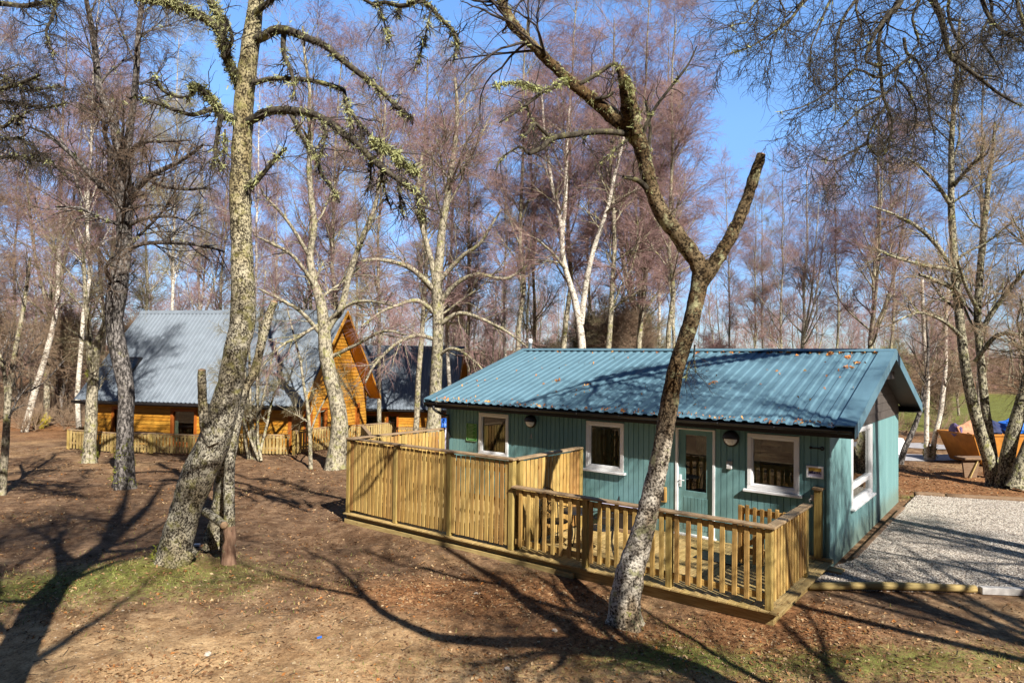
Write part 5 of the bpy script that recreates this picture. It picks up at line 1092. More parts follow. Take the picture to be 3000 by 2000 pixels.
outside('weeping_birch', 'weeping birch outside the right edge whose dark hanging boughs fill the top right corner', rt, ([rt, rt+(-.1, .05, 3), rt+(-.4, .1, 6), hub, hub+(-.5, .1, 2.5), hub+(-.6, .2, 5)], [.22, .2, .17, .15, .1, .05]), RB, ('barkdark', 'barkblack', 'twigdark'), 41, (11, 1.15, 6, .7, 4, .42), lich=260, rmin=.0034, upw=(-.3, -.25, -.2), wan=(.32, .38, .42))
def tl(pts, r, Y0, Y1, n=14): return limb([(x*.4677, y*.4677) for x, y in pts], r, Y0, Y1, n)
LB = [tl([(-330, 500), (-150, 560), (0, 560), (100, 530), (180, 500), (250, 470)], [9, 8, 7, 6, 5, 3], 10.5, 10), tl([(-330, 500), (-150, 620), (0, 640), (120, 655), (300, 680), (420, 650)], [8, 7, 6, 5, 4, 2], 10.6, 10.3), tl([(-330, 600), (-150, 720), (0, 800), (90, 750), (200, 690)], [8, 7, 6, 4, 2], 10.4, 10), tl([(-200, 640), (-60, 800), (20, 880), (120, 860), (300, 1000), (420, 1100)], [7, 6, 5, 4, 3, 2], 10.6, 10.2), tl([(-200, 420), (0, 470), (160, 560), (350, 540), (420, 560)], [6, 5, 4, 3, 2], 10.6, 10.3), tl([(-250, 40), (0, 25), (150, 40), (300, 10), (400, -30)], [9, 8, 7, 6, 5], 11, 10.8), tl([(-200, 900), (-40, 980), (60, 980), (180, 980), (260, 1010)], [5, 5, 4, 3, 2], 10.6, 10.2), tl([(350, 0), (330, 110), (290, 180), (290, 260), (330, 340)], [5, 4, 4, 3, 2], 10.8, 10.6)]
lt = np.array([-10.6, 10.2, float(gz(-10.6, 10.2))])
for q in LB[:7]: q0 = q[0][0]; LB.append(resample([lt+np.array([.1, 0, q0[2]-.9-lt[2]]), q0*.6+.4*(lt+np.array([0, 0, q0[2]-lt[2]])), q0], 8, [.07, .05, q[1][0]]))
LBS = (np.stack([resample(q[0], 12) for q in LB]), np.stack([np.interp(np.linspace(0, 1, 12), np.linspace(0, 1, len(q[1])), q[1]) for q in LB]))
outside('birch_tree', 'birch just outside the left edge whose lichen clumped twigs reach into the photo', lt, ([lt, lt+(.1, 0, 3), lt+(0, .1, 6), lt+(.2, .2, 9), lt+(.1, .3, 12)], [.2, .17, .15, .1, .05]), LB, ('barkhero', 'barkblack', 'twigdark'), 42, (13, .7, 8, .42, 5, .24), lich=420, upw=(-.2, -.25, -.25), wan=(.3, .36, .4)).lichen(*LBS, 260, .11, 'twigdark', 10, 1.0, 'beard_moss')
def shade(label, base, topoff, seed, h=11, r=.24, fork=None):
    b = np.array([*base, float(gz(*base))]); to = np.array([*topoff, 0])
    tk = [b, b+to*.3+(0, 0, h*.3), b+to*.6+(0, 0, h*.55), b+to+(0, 0, h)]; bs = []
    if fork:
        f0 = b+to*.45+np.array((0, 0, fork))
        for dx, dy, dz in ((-2.2, .6, 2.6), (1.4, -.8, 3.2), (-.8, 2.0, 3.4), (1.6, 1.0, 2.2)): bs.append(resample([f0, f0+np.array((dx*.35, dy*.35, dz*.4)), f0+np.array((dx, dy, dz)), f0+np.array((dx*1.5, dy*1.6, dz*1.7))], 14, [r*.65, r*.5, r*.35, r*.12]))
    outside('birch_tree', label, b, (tk, [r, r*.85, r*.7, r*.25]), bs, ('barkdark', 'barkdark', 'twigbrown'), seed, (9, 1.7, 7, .9, 4, .5), 18, rmin=.005, upw=(0, -.2, -.3), clear=True)
def shade2(label, trunk, r, boughs, seed, thin=()):
    tk = [np.array((x, y, float(gz(trunk[0][0], trunk[0][1]))+z)) for x, y, z in trunk]; bs = []
    for pts in boughs: bs.append(resample([np.array((x, y, z)) for x, y, z in pts], 14, [r*.62*(1-.85*k/(len(pts)-1)) for k in range(len(pts))]))
    for pts in thin: bs.append(resample([np.array((x, y, z)) for x, y, z in pts], 14, [r*.26*(1-.85*k/(len(pts)-1)) for k in range(len(pts))]))
    outside('birch_tree', label, tk[0], (tk, np.linspace(r*1.15, r*.62, len(tk))), bs, ('barkdark', 'barkdark', 'twigbrown'), seed, (11, 2.2, 7, 1.1, 4, .6), 14, rmin=.005, upw=(0, -.2, -.3), clear=True)
shade2('birch behind the camera to the left, casting the long forked shadow at the lower left', [(-3.85, 3.9, 0), (-3.65, 3.9, 3), (-3.45, 3.9, 5.9), (-2.95, 3.9, 7.6), (-2.66, 3.9, 8.6)], .27,
    [[(-2.7, 3.9, 8.4), (-2.5, 3.9, 11), (-2.4, 3.9, 13.4), (-2.5, 4.2, 15)], [(-2.7, 3.9, 8.5), (-2.0, 3.9, 11), (-1.5, 3.9, 13.6), (-1.2, 4.0, 15)]], 51,
    [[(-3.1, 3.9, 7.2), (-4.1, 4.4, 8.3), (-5.0, 4.6, 9.2), (-6.0, 5.2, 9.8)], [(-2.9, 3.9, 7.8), (-1.4, 3.4, 8.8), (.2, 3.0, 9.8), (1.4, 2.9, 10.4)], [(-2.5, 3.9, 10), (-3.6, 3.3, 11), (-4.6, 3.0, 12)]])
shade2('birch behind the camera to the right, casting the forked shadow across the middle foreground', [(6.2, 3.0, 0), (5.5, 3.0, 2.5), (5.05, 3.0, 4.7), (4.2, 3.0, 5.5)], .24,
    [[(4.3, 3.0, 5.45), (3.2, 3.0, 5.55), (2.24, 3.0, 5.7), (1.87, 3.0, 6.9), (1.94, 3.0, 8.1), (1.6, 3.0, 9.6)], [(4.3, 3.0, 5.45), (4.3, 3.0, 6.6), (4.35, 3.0, 7.7), (4.22, 3.0, 9.1), (4.28, 3.0, 10.3), (4.2, 3.2, 12)]], 52,
    [[(4.6, 3.0, 5.1), (4.75, 3.1, 6.6), (5.3, 3.3, 7.8), (5.9, 3.4, 9.6)], [(2.0, 3.0, 6.7), (1.2, 2.6, 7.8), (.2, 2.4, 9.0)], [(4.3, 3.0, 7.4), (3.4, 2.7, 8.6), (2.8, 2.6, 10)]])
shade('birch outside the frame at the lower right, shading the gravel and the cabin roof', (10.2, 2.2), (.3, -.2), 53, 12, .2, 4.5)
shade('tall birch outside the right edge near the gravel, shading the gravel bay', (15.2, 2.0), (-.4, .3), 54, 13, .2, 5.5)
shade('tall birch outside the left edge, shading the bare earth on the left', (-2.2, -1.5), (-.3, .3), 55, 13, .2, 6)

# ------------------------------------------------------------------ woodland behind
def variant(seed, h, r, n1, l1, a1, n2, l2, n3, l3, n4, l4, t0=.3, up=(.3, .1, -.15), lean=.05, fork=0, rm=.006):
    rng = np.random.default_rng(seed); k = 12
    p = np.zeros((k, 3)); p[:, 2] = np.linspace(0, h, k); p[:, :2] += np.cumsum(rng.normal(size=(k, 2)), 0)*lean*h/k
    p[:, :2] -= p[0, :2]
    P = p[None]; R = (r*np.linspace(1, .12, k)**.9)[None]
    st = [(P, R)]
    if fork:
        q = [resample([p[int(k*.3)], p[int(k*.3)]+np.array((math.cos(a)*.06*h, math.sin(a)*.06*h, .2*h)), p[int(k*.3)]+np.array((math.cos(a)*.11*h, math.sin(a)*.11*h, .6*h))], k) for a in rng.uniform(0, 6.28, fork)]
        st.append((np.stack(q), np.tile(r*.62*np.linspace(1, .15, k), (fork, 1))))
    SP = np.concatenate([a for a, _ in st]); SR = np.concatenate([b for _, b in st])
    tr_ = Tub(); tr_.add(SP, SR, 9)
    g1 = grow(rng, SP, SR, n1, t0, .98, l1, a1, up[0], .09, 9, .5, .06, .01, .45); g2 = grow(rng, *g1, n2, .15, 1, l2, .65, up[1], .13, 6, .6, .02, rm*1.2)
    g3 = grow(rng, *g2, n3, .1, 1, l3, .6, up[2], .15, 4, .7, .01, rm); g4 = grow(rng, *g3, n4, .15, 1, l4, .55, up[2], .12, 3, .8, .008, rm*.85)
    tr_.add(g1[0], g1[1], 5); tr_.add(g2[0], g2[1], 3); cr = Tub(); cr.add(g3[0], g3[1], 3); cr.add(g4[0], g4[1], 3)
    return tr_.mesh('trunk'), cr.mesh('crown'), h
VAR = {
 'tall': variant(101, 17, .105, 28, 3.3, .62, 8, 1.5, 8, .9, 7, .5, .25, rm=.0036),
 'tall2': variant(102, 18, .1, 30, 2.9, .55, 8, 1.4, 9, .85, 7, .5, .3, (.35, .15, -.1), rm=.0036),
 'fork': variant(103, 15, .12, 14, 3.0, .7, 8, 1.5, 8, .85, 7, .5, .25, fork=2, rm=.0036),
 'slim': variant(104, 14, .075, 26, 2.0, .6, 8, 1.1, 7, .7, 6, .4, .25, rm=.0036),
 'wide': variant(105, 12, .115, 22, 4.2, .95, 9, 1.7, 8, .9, 6, .5, .16, (.2, .1, .0), fork=1, rm=.0036),
 'scrub': variant(106, 6, .07, 22, 2.3, .7, 7, 1.0, 6, .6, 4, .35, .08, (.25, .1, .0), .12, 3, .007)}
def forest_tree(x, y, h, var, barkm, twm, label, group, name='birch_tree', wide=1.0):
    tm, cm, H = VAR[var]; s = h/H; b = (x, y, float(gz(x, y))-.05)
    t = thing(name, label, 'tree', b, random.uniform(0, 6.28), group); t.scale = (s*wide, s*wide, s)
    for nm, me_, m in (('trunk', tm, barkm), ('crown', cm, twm)):
        o = bpy.data.objects.new(nm, me_); COL.objects.link(o); o.parent = t
        if not me_.materials: me_.materials.append(None)
        o.material_slots[0].link = 'OBJECT'; o.material_slots[0].material = MT[m]
    return t
BK = ['barkgrey', 'barkwhite', 'barkgrey', 'barkwhite', 'barkgrey']; TWM = ['twigpurple', 'twigpurple', 'twigpurple', 'twigbrown', 'twigolive']
def top_y(px):
    return float(np.interp(px, [0, 1000, 1250, 1360, 1450, 1650, 1980, 2040, 2100, 2300, 2420, 2600, 3000], [-60, -60, 60, 150, 150, 30, -10, 200, 500, 520, 400, 240, 40]))
ZONES = [(-200, 230, 'bare birch in the thin stand left of the large log chalet', 'birches left of the large log chalet'), (230, 1000, 'tall purple twigged birch rising behind the roof of the large log chalet', 'birches behind the large log chalet'),
         (1000, 1500, 'bare birch standing behind the smaller log chalet', 'birches behind the smaller log chalet'), (1500, 2080, 'tall bare birch behind the left half of the teal cabin roof', 'birches behind the left half of the teal cabin'),
         (2080, 2620, 'bare birch behind the right half of the teal cabin roof, lower than its neighbours', 'birches behind the right half of the teal cabin'), (2620, 3300, 'bare birch beyond the tarmac track on the right', 'birches beyond the tarmac track')]
rr_ = random.Random(21); used = []
def blocked(x, y):
    c, s_ = math.cos(-A1), math.sin(-A1); u, v = x-C1[0], y-C1[1]; u, v = u*c-v*s_, u*s_+v*c
    if -11.5 < u < 1 and -1.0 < v < 8: return True
    if -10 < x < .6 and 35 < y < 45: return True
    lx_, ly_ = cl(np.array([x, y]))
    if -10.5 < lx_ < 1.5 and -4 < ly_ < 9.5: return True
    if x > 8 and (25.4 < y < 29.4 or 29.8 < y < 33.4): return True
    return False
cnt = 0
for Yr, num in (((27, 33), 12), ((33, 40), 18), ((40, 52), 26)):
    k = 0; tries = 0
    while k < num and tries < 900:
        tries += 1; px = -150+3350*((k+rr_.uniform(.1, .9))/num); y = rr_.uniform(*Yr); x = (px-1500)/F*y
        if blocked(x, y) or any((x-a)**2+(y-b)**2 < 2.2 for a, b in used): continue
        if x > 10 and 34 < y < 60 and rr_.random() < .45: k += 1; continue
        used.append((x, y)); k += 1
        ty = top_y(px)+rr_.uniform(-40, 90); h = min(20.5, (1055-ty)/F*y+3.75); h = max(6, h)
        v = rr_.choice(['tall', 'tall2', 'fork', 'slim', 'tall', 'tall2'] if h > 12 else ['wide', 'fork', 'slim', 'wide'])
        z = next(q for q in ZONES if q[0] <= px < q[1]) if -200 <= px < 3300 else ZONES[-1]
        forest_tree(x, y, h, v, rr_.choice(BK), rr_.choice(TWM), z[2], z[3], wide=rr_.uniform(.85, 1.15))
for px, y, ty, v in ((1520, 29.5, 40, 'tall2'), (1650, 30.5, -30, 'tall2'), (1770, 28.5, 40, 'tall'), (1870, 31, -40, 'tall2'), (1960, 29, 60, 'tall2'), (1220, 33, 120, 'tall'), (960, 34.5, -60, 'tall2')):
    x = (px-1500)/F*y; forest_tree(x, y, min(20.5, (1055-ty)/F*y+3.75), v, 'barkgrey', 'twigpurple', 'tall dense purple crowned birch in the row behind the chalet and cabin roofs', 'dense purple birches in the middle of the wood', wide=1.3)
# scrubby young growth between the stems
for k in range(46):
    y = rr_.uniform(30, 50); px = rr_.uniform(-100, 3150); x = (px-1500)/F*y
    if blocked(x, y) or (x > 9 and y > 34 and rr_.random() < .6) or (-10 < x < 1 and y < 38): continue
    lab = ('brown leafless thicket shrub under the birches at the far left' if px < 500 else 'brown leafless thicket shrub between the chalets and the teal cabin' if px < 1700 else 'brown leafless thicket shrub behind the teal cabin' if px < 2640 else 'brown leafless thicket shrub beside the tarmac track')
    forest_tree(x, y, rr_.uniform(3, 6.5), 'scrub', rr_.choice(['barkgrey', 'barkdark']), rr_.choice(['twigbrown', 'twigbrown', 'twigolive', 'twigpurple']), lab, lab.replace('shrub', 'shrubs'), 'thicket_shrub', 1.25)
# far woodland that reads as one mass
def far_wood():
    rng = np.random.default_rng(5); Ps = []
    tb, tw = Tub(), Tub(); n = 380
    y = rng.uniform(54, 105, n); x = rng.uniform(-.95, .95, n)*y; ok = ~((x > 8) & (y < 67)); x, y = x[ok], y[ok]; n = len(x)
    h = rng.uniform(7, 12.5, n); P = np.zeros((n, 8, 3)); P[..., 2] = np.linspace(0, 1, 8)[None]*h[:, None]; P[..., :2] += np.cumsum(rng.normal(size=(n, 8, 2)), 1)*.16
    P += np.stack([x, y, gz(x, y)-.1], -1)[:, None]; R = (h*.009)[:, None]*np.linspace(1, .15, 8)[None]
    tb.add(P, R, 5); g1 = grow(rng, P, R, 17, .06, 1, 3.2, .7, .3, .1, 6, .5, .05, .015, .5); g2 = grow(rng, *g1, 6, .15, 1, 1.6, .65, .1, .14, 4, .6, .02, .012); g3 = grow(rng, *g2, 5, .1, 1, .9, .6, 0, .15, 3, .7, .012, .011)
    tb.add(g1[0], g1[1], 3); tw.add(g2[0], g2[1], 3); tw.add(g3[0], g3[1], 3)
    root = thing('far_woodland', 'distant leafless birch wood filling the horizon', 'wood', (0, 80, 0)); root['kind'] = 'stuff'
    for nm, t_, m in (('trunk', tb, 'barkgrey'), ('crown', tw, 'twigpurple')):
        o = link(nm, t_.mesh(nm), m, root); o.location = (0, -80, 0); o['kind'] = 'stuff'
far_wood()
def thicket():
    """heather, bracken and brush on the woodland floor"""
    rng = np.random.default_rng(6); n = 900; y = rng.uniform(31, 62, n); x = rng.uniform(-.92, .92, n)*y
    ok = np.array([not blocked(a, b) for a, b in zip(x, y)]) & ~((x > 9) & (y > 35)); x, y = x[ok], y[ok]; n = len(x)
    b = np.stack([x, y, gz(x, y)], -1); P = np.stack([b+np.array([0, 0, .02]), b+np.array([0, 0, .25])], 1); P = np.concatenate([P[:, :1], (P[:, :1]+P[:, 1:])/2, P[:, 1:]], 1)
    tw = Tub(); R = np.full((n, 3), .02); g1 = grow(rng, P, R, 16, 0, 1, 1.5, .75, .3, .14, 5, .6, .012, .008); g2 = grow(rng, *g1, 5, .2, 1, .7, .6, .1, .15, 4, .7, .009, .007); tw.add(g1[0], g1[1], 3); tw.add(g2[0], g2[1], 3)
    tag(link('undergrowth', tw.mesh('undergrowth'), 'twigbrown'), 'brown brushwood on the floor of the wood beyond the chalets', 'undergrowth', kind='stuff')
    n = 700; y = rng.uniform(66, 110, n); x = rng.uniform(-.95, .95, n)*y; b = np.stack([x, y, gz(x, y)], -1); P = np.stack([b, b+np.array([0, 0, 1.2]), b+np.array([0, 0, 2.4])], 1); R = np.full((n, 3), .04)
    tw = Tub(); g1 = grow(rng, P, R, 12, 0, 1, 2.6, .8, .2, .14, 5, .6, .03, .02); g2 = grow(rng, *g1, 6, .1, 1, 1.5, .6, .05, .15, 4, .7, .02, .016); tw.add(g1[0], g1[1], 3); tw.add(g2[0], g2[1], 3)
    tag(link('far_brushwood', tw.mesh('far_brushwood'), 'twigbrown'), 'mauve brown brushwood closing the view under the distant trees', 'brushwood', kind='stuff')
thicket()

# ------------------------------------------------------------------ litter, grass, stones on the ground
def samp(n, fn, seed, Y0=6.5, Y1=26):
    rng = np.random.default_rng(seed); y = Y0+(Y1-Y0)*rng.random(n)**1.7; x = rng.uniform(-.86, .86, n)*y
    lx_, ly_ = cl(np.stack([x, y], -1))
    ok = ~((lx_ > -9.15) & (lx_ < .15) & (ly_ > -3.2) & (ly_ < 7.6)) & ~inpoly(x, y, gp)
    ok &= rng.random(n) < fn(x, y); return x[ok], y[ok], rng
def bl(x, y, cx, cy, rx, ry): return np.exp(-((x-cx)/rx)**2-((y-cy)/ry)**2)
def leafd(x, y):
    dr = np.clip(.35+1.1*np.sin(x*1.7+1.5*np.sin(y*1.3))*np.sin(y*2.1+1.2*np.sin(x*1.1)), .08, 1.4)
    return np.clip(.42*dr+.9*bl(x, y, 13, 21, 6, 3.6)+1.0*bl(x, y, -.5, 10.9, 2.8, 1.0)+1.1*bl(x, y, 4.0, 9.7, 1.1, .9)+.3*bl(x, y, 3, 8, 5, 1.4)+.25*bl(x, y, -7, 10.5, 3, 1.4)+.2*bl(x, y, -8, 20, 7, 4)-.1*bl(x, y, -3, 7.6, 3, 1), 0.02, 1)
x, y, rng = samp(190000, leafd, 61); n = len(x)
a = rng.uniform(0, 6.28, n); L = (.008+.03*rng.random(n)**2.2)*(1+.03*np.maximum(0, y-10)); tl_ = rng.normal(0, .35, (n, 2)); c = np.stack([x, y, gz(x, y)+.006], -1)
dx = np.stack([np.cos(a), np.sin(a), tl_[:, 0]], -1)*L[:, None]; dy = np.stack([-np.sin(a), np.cos(a), tl_[:, 1]], -1)*(L*rng.uniform(.35, .65, n))[:, None]; up_ = np.zeros((n, 3)); up_[:, 2] = L*rng.uniform(0, .5, n)
V = np.stack([c-dx, c-dy+up_, c+dx, c+dy+up_], 1).reshape(-1, 3)
pal = np.array([(.3, .17, .08), (.36, .22, .11), (.24, .12, .055), (.42, .29, .16), (.16, .085, .045), (.46, .34, .2), (.4, .16, .045)])[rng.choice(7, n, p=[.2, .2, .2, .13, .14, .07, .06])]*rng.uniform(.45, 1.1, (n, 1))
tag(link('leaf_litter', fast_mesh('leaf_litter', V, np.arange(4*n).reshape(-1, 4), smooth=False, col=np.repeat(pal, 4, 0)), 'leafv'), 'dry brown and orange leaves scattered over the woodland floor', 'leaves', kind='stuff')
def grassd(x, y):
    return np.clip(.02+.75*bl(x, y, -5.2, 11.2, 2.0, 1.1)+.6*bl(x, y, -7.8, 10.6, 1.8, .9)+.5*bl(x, y, 4.6, 8.3, 3, .55)+.95*bl(x, y, 2.0, 9.3, .55, .45)+.9*bl(x, y, -6, 11.3, .9, .6)+.5*bl(x, y, 12.3, 18.4, 3, .5)+.08*bl(x, y, -1, 8.3, 2.2, .5), 0, 1)*(.15+.85*(np.sin(x*5.3+1.3*np.sin(y*4))*np.sin(y*6.1+np.sin(x*3.7)) > .1))
x, y, rng = samp(150000, grassd, 62, 6.5, 20); n = len(x)
h = rng.uniform(.015, .06, n)*(1+.6*bl(x, y, 2, 9.3, .6, .5)); a = rng.uniform(0, 6.28, n); w = .0028+.0006*(y-7); b = np.stack([x, y, gz(x, y)-.004], -1)
sd = np.stack([np.cos(a)*w, np.sin(a)*w, np.zeros(n)], -1); t_ = b+np.stack([rng.normal(0, .5, n)*h, rng.normal(0, .5, n)*h, h], -1)
V = np.stack([b-sd, b+sd, t_+sd*.2, t_-sd*.2], 1).reshape(-1, 3)
pal = np.array([(.13, .17, .03), (.2, .22, .05), (.09, .13, .025), (.36, .32, .13), (.26, .26, .08)])[rng.integers(0, 5, n)]*rng.uniform(.75, 1.2, (n, 1))
tag(link('grass', fast_mesh('grass', V, np.arange(4*n).reshape(-1, 4), smooth=False, col=np.repeat(pal, 4, 0)), 'grassv'), 'short patchy grass round the tree feet and along the foreground', 'grass', kind='stuff')
x, y, rng = samp(7000, lambda x, y: .35+.5*bl(x, y, -3, 7.6, 7, 2.5), 63, 6.5, 18); n = len(x); sz = rng.uniform(.006, .02, n)*np.where(rng.random(n) < .02, 1.9, 1)
pal = np.array([(.34, .26, .18), (.25, .18, .12), (.42, .34, .25), (.16, .11, .07)])[rng.integers(0, 4, n)]
tag(link('pebbles', stones(np.stack([x, y, gz(x, y)+sz*.2], -1), sz, pal, 'pebbles'), 'stonev'), 'small pebbles and clods scattered on the bare earth', 'pebbles', kind='stuff')
x, y, rng = samp(1500, lambda x, y: .5+0*x, 64, 6.5, 20); n = len(x); a = rng.uniform(0, 6.28, n); d = np.stack([np.cos(a), np.sin(a), 0*a], -1)*rng.uniform(.05, .28, n)[:, None]
b = np.stack([x, y, gz(x, y)+.008], -1); m_ = b+d*.5+rng.normal(size=b.shape)*.015; m_[:, 2] = np.maximum(m_[:, 2], b[:, 2]); P = np.stack([b, m_, b+d], 1); tb = Tub(); tb.add(P, np.tile([.004, .0035, .002], (n, 1)), 3)
tag(link('fallen_twigs', tb.mesh('fallen_twigs'), 'twigdark'), 'thin broken twigs lying on the bare earth', 'twigs', kind='stuff')
# leaves caught on the cabin roof
rng = np.random.default_rng(66); n = 520; q = rng.random(n); lx_ = rng.uniform(XL+.3, XR-.3, n); fy = np.where(q < .4, rng.uniform(.93, .965, n), np.where(q < .78, rng.uniform(.0, .04, n), rng.uniform(.04, .93, n)))
lx_ = np.where(q < .4, np.round((XL+.05+.06-lx_)/.22)*-.22+XL+.05+.06+rng.normal(0, .03, n), lx_); kp = rng.random(n) < np.where(q < .4, np.clip((lx_+6)/6, .05, 1), .8)
for cx, f in ((-.35, .88), (-.1, .8), (-.75, .93), (-2.6, .45), (-.2, .72), (-5.5, .35), (-6.5, .4)):
    e = 14; lx_ = np.r_[lx_, cx+rng.normal(0, .05, e)]; fy = np.r_[fy, f+rng.normal(0, .012, e)]; kp = np.r_[kp, np.ones(e, bool)]
lx_, fy = lx_[kp], fy[kp]; n = len(fy)
loc = np.stack([lx_, YE-.05+(YM-YE+.05)*fy, ZE-.018+(ZR-ZE+.018)*fy+.02], -1); Wp = P0+loc[:, :1]*UX+loc[:, 1:2]*UY+loc[:, 2:]*np.array([0, 0, 1])
L = rng.uniform(.025, .05, n)[:, None]; d1 = nrm(rng.normal(size=(n, 3)))*L; d2 = nrm(rng.normal(size=(n, 3)))*L*.6; V = np.stack([Wp-d1, Wp-d2+(0, 0, .02), Wp+d1, Wp+d2+(0, 0, .02)], 1).reshape(-1, 3)
pal = np.array([(.5, .2, .05), (.42, .16, .05), (.55, .3, .1), (.3, .12, .05)])[rng.integers(0, 4, n)]
tag(link('roof_leaves', fast_mesh('roof_leaves', V, np.arange(4*n).reshape(-1, 4), smooth=False, col=np.repeat(pal, 4, 0)), 'leafv'), 'orange dead leaves caught under the ridge and along the gutter of the cabin roof', 'leaves', kind='stuff')

# ------------------------------------------------------------------ small things beyond the cabin
MT['skip'] = paint('orange brown skip paint', (.4, .16, .025), .6, .3, .25, 3); MT['blue'] = paint('blue tarpaulin', (.02, .12, .5), .5, .4, .2); MT['purple'] = paint('dull purple cloth', (.16, .12, .25), .8, .2, .2); MT['rubble'] = paint('broken brown board', (.38, .2, .12), .9, .2, .35, 7); MT['bag'] = paint('white plastic bag', (.78, .78, .8), .4, .5, .1); MT['navy'] = paint('dark navy cloth', (.02, .03, .09), .7, .3, .2); MT['carwhite'] = paint('white car paint', (.75, .76, .78), .25, .6, .03); MT['tyre'] = paint('tyre rubber', (.02, .02, .02), .8, .2, .2)
sk = np.array([*at(2900, 1345, 25.4)[:2], 0]); sk[2] = float(gz(sk[0], sk[1])); az_ = math.radians(8)
t = thing('skip', 'orange brown rubbish skip beyond the twin stemmed tree on the right', 'skip', sk, az_)
mb = MB(); L0, L1, W0, W1, H = 1.0, 1.45, .75, .85, 1.15
V = [(-L0, -W0, .08), (L0, -W0, .08), (L0, W0, .08), (-L0, W0, .08), (-L1, -W1, H), (L1, -W1, H), (L1, W1, H), (-L1, W1, H)]
V += [(v[0]*.96, v[1]*.95, v[2]+(.04 if v[2] < .5 else 0)) for v in V]
mb.add(V, [(0, 3, 2, 1), (0, 1, 5, 4), (1, 2, 6, 5), (2, 3, 7, 6), (3, 0, 4, 7), (8, 9, 10, 11), (12, 13, 9, 8), (13, 14, 10, 9), (14, 15, 11, 10), (15, 12, 8, 11), (4, 5, 13, 12), (5, 6, 14, 13), (6, 7, 15, 14), (7, 4, 12, 15)]); mb.build('body', 'skip', t)
mb = MB(); 
for a, b in (((-L1, -W1), (L1, -W1)), ((L1, -W1), (L1, W1)), ((L1, W1), (-L1, W1)), ((-L1, W1), (-L1, -W1))): mb.beam((*a, H), (*b, H), .07, .06)
mb.build('rim', 'skip', t)
for x in (-.6, .1, .7): mb = MB(); mb.beam((x, -W0-.02, .1), (x*1.2, -W1-.02, H-.05), .06, .04); mb.build('rib', 'skip', t)
def lump(name, label, cat, off, size, mat, seed, group=None):
    c = sk+np.array([off[0]*math.cos(az_)-off[1]*math.sin(az_), off[0]*math.sin(az_)+off[1]*math.cos(az_), off[2]]); o = thing(name, label, cat, c, az_, group)
    V = []; n, m = 14, 9
    for i_ in range(m+1):
        ph = math.pi*i_/m
        for j in range(n):
            th = 2*math.pi*j/n; p = Vector((math.sin(ph)*math.cos(th), math.sin(ph)*math.sin(th), math.cos(ph))); k = 1+.35*mnoise.noise(p*1.6+Vector((seed, 0, 0)))+.15*mnoise.noise(p*4+Vector((seed, 3, 0))); V.append((p.x*size[0]*k, p.y*size[1]*k, p.z*size[2]*k))
    mb = MB(); mb.add(V, [(i_*n+j, i_*n+(j+1) % n, (i_+1)*n+(j+1) % n, (i_+1)*n+j) for i_ in range(m) for j in range(n)], smooth=False); mb.build('bundle', mat, o)
lump('rubbish_bag', 'white plastic bag on the left end of the rubbish in the skip', 'bag', (-.9, -.62, 1.22), (.22, .18, .27), 'bag', 1)
lump('rubbish_bag', 'narrow white bag standing on the rubbish between the tree stems', 'bag', (.42, -.5, 1.28), (.11, .11, .27), 'bag', 2)
lump('tarpaulin', 'crumpled bright blue tarpaulin on the right end of the skip', 'tarpaulin', (.95, .0, 1.35), (.5, .4, .32), 'blue', 3)
lump('tarpaulin', 'darker blue sheet hanging over the right corner of the skip', 'tarpaulin', (1.5, -.3, 1.2), (.2, .35, .4), 'blue', 8)
lump('cloth_bundle', 'dull purple cloth bundle at the left rim of the skip', 'cloth', (-1.33, .1, 1.2), (.12, .3, .26), 'purple', 4)
lump('cloth_bundle', 'dark navy bundle in the middle of the skip beside the narrow white bag', 'cloth', (.1, .1, 1.25), (.32, .4, .36), 'navy', 5)
o_ = sk+np.array([-.7, .1, 1.1]); t = thing('broken_board', 'broken reddish brown boards leaning in the left half of the skip', 'boards', o_, az_)
for k, (x, z, an) in enumerate(((-.2, 0, .3), (.1, .05, -.2), (.35, -.05, .1))):
    mb = MB(); mb.beam((x-.5, .12*k-.35, z+.05), (x+.3, .12*k-.25, z+.3+.1*k), .04, .5, (0, .3, 1)); mb.build('board', 'rubble', t)
bp = at(2845, 1384, 22.2); bp[2] = float(gz(bp[0], bp[1])); t = thing('bench', 'weathered plank bench on stout board legs under the twin stemmed tree', 'bench', bp, math.radians(6))
mb = MB(); mb.box((-.42, -.25, .58), (.95, .25, .65)); mb.build('seat', 'bench', t, .01)
for x in (-.1, .62):
    mb = MB(); mb.prism([(x-.22, -.12, 0), (x+.2, -.12, 0), (x+.32, -.12, .58), (x-.3, -.12, .58)], (0, .06, 0)); mb.build('leg', 'bench', t)
mb = MB(); mb.beam((-.2, -.2, .02), (.1, -.16, .55), .035, .05, (0, 1, 0)); mb.build('brace', 'oldfence', t)
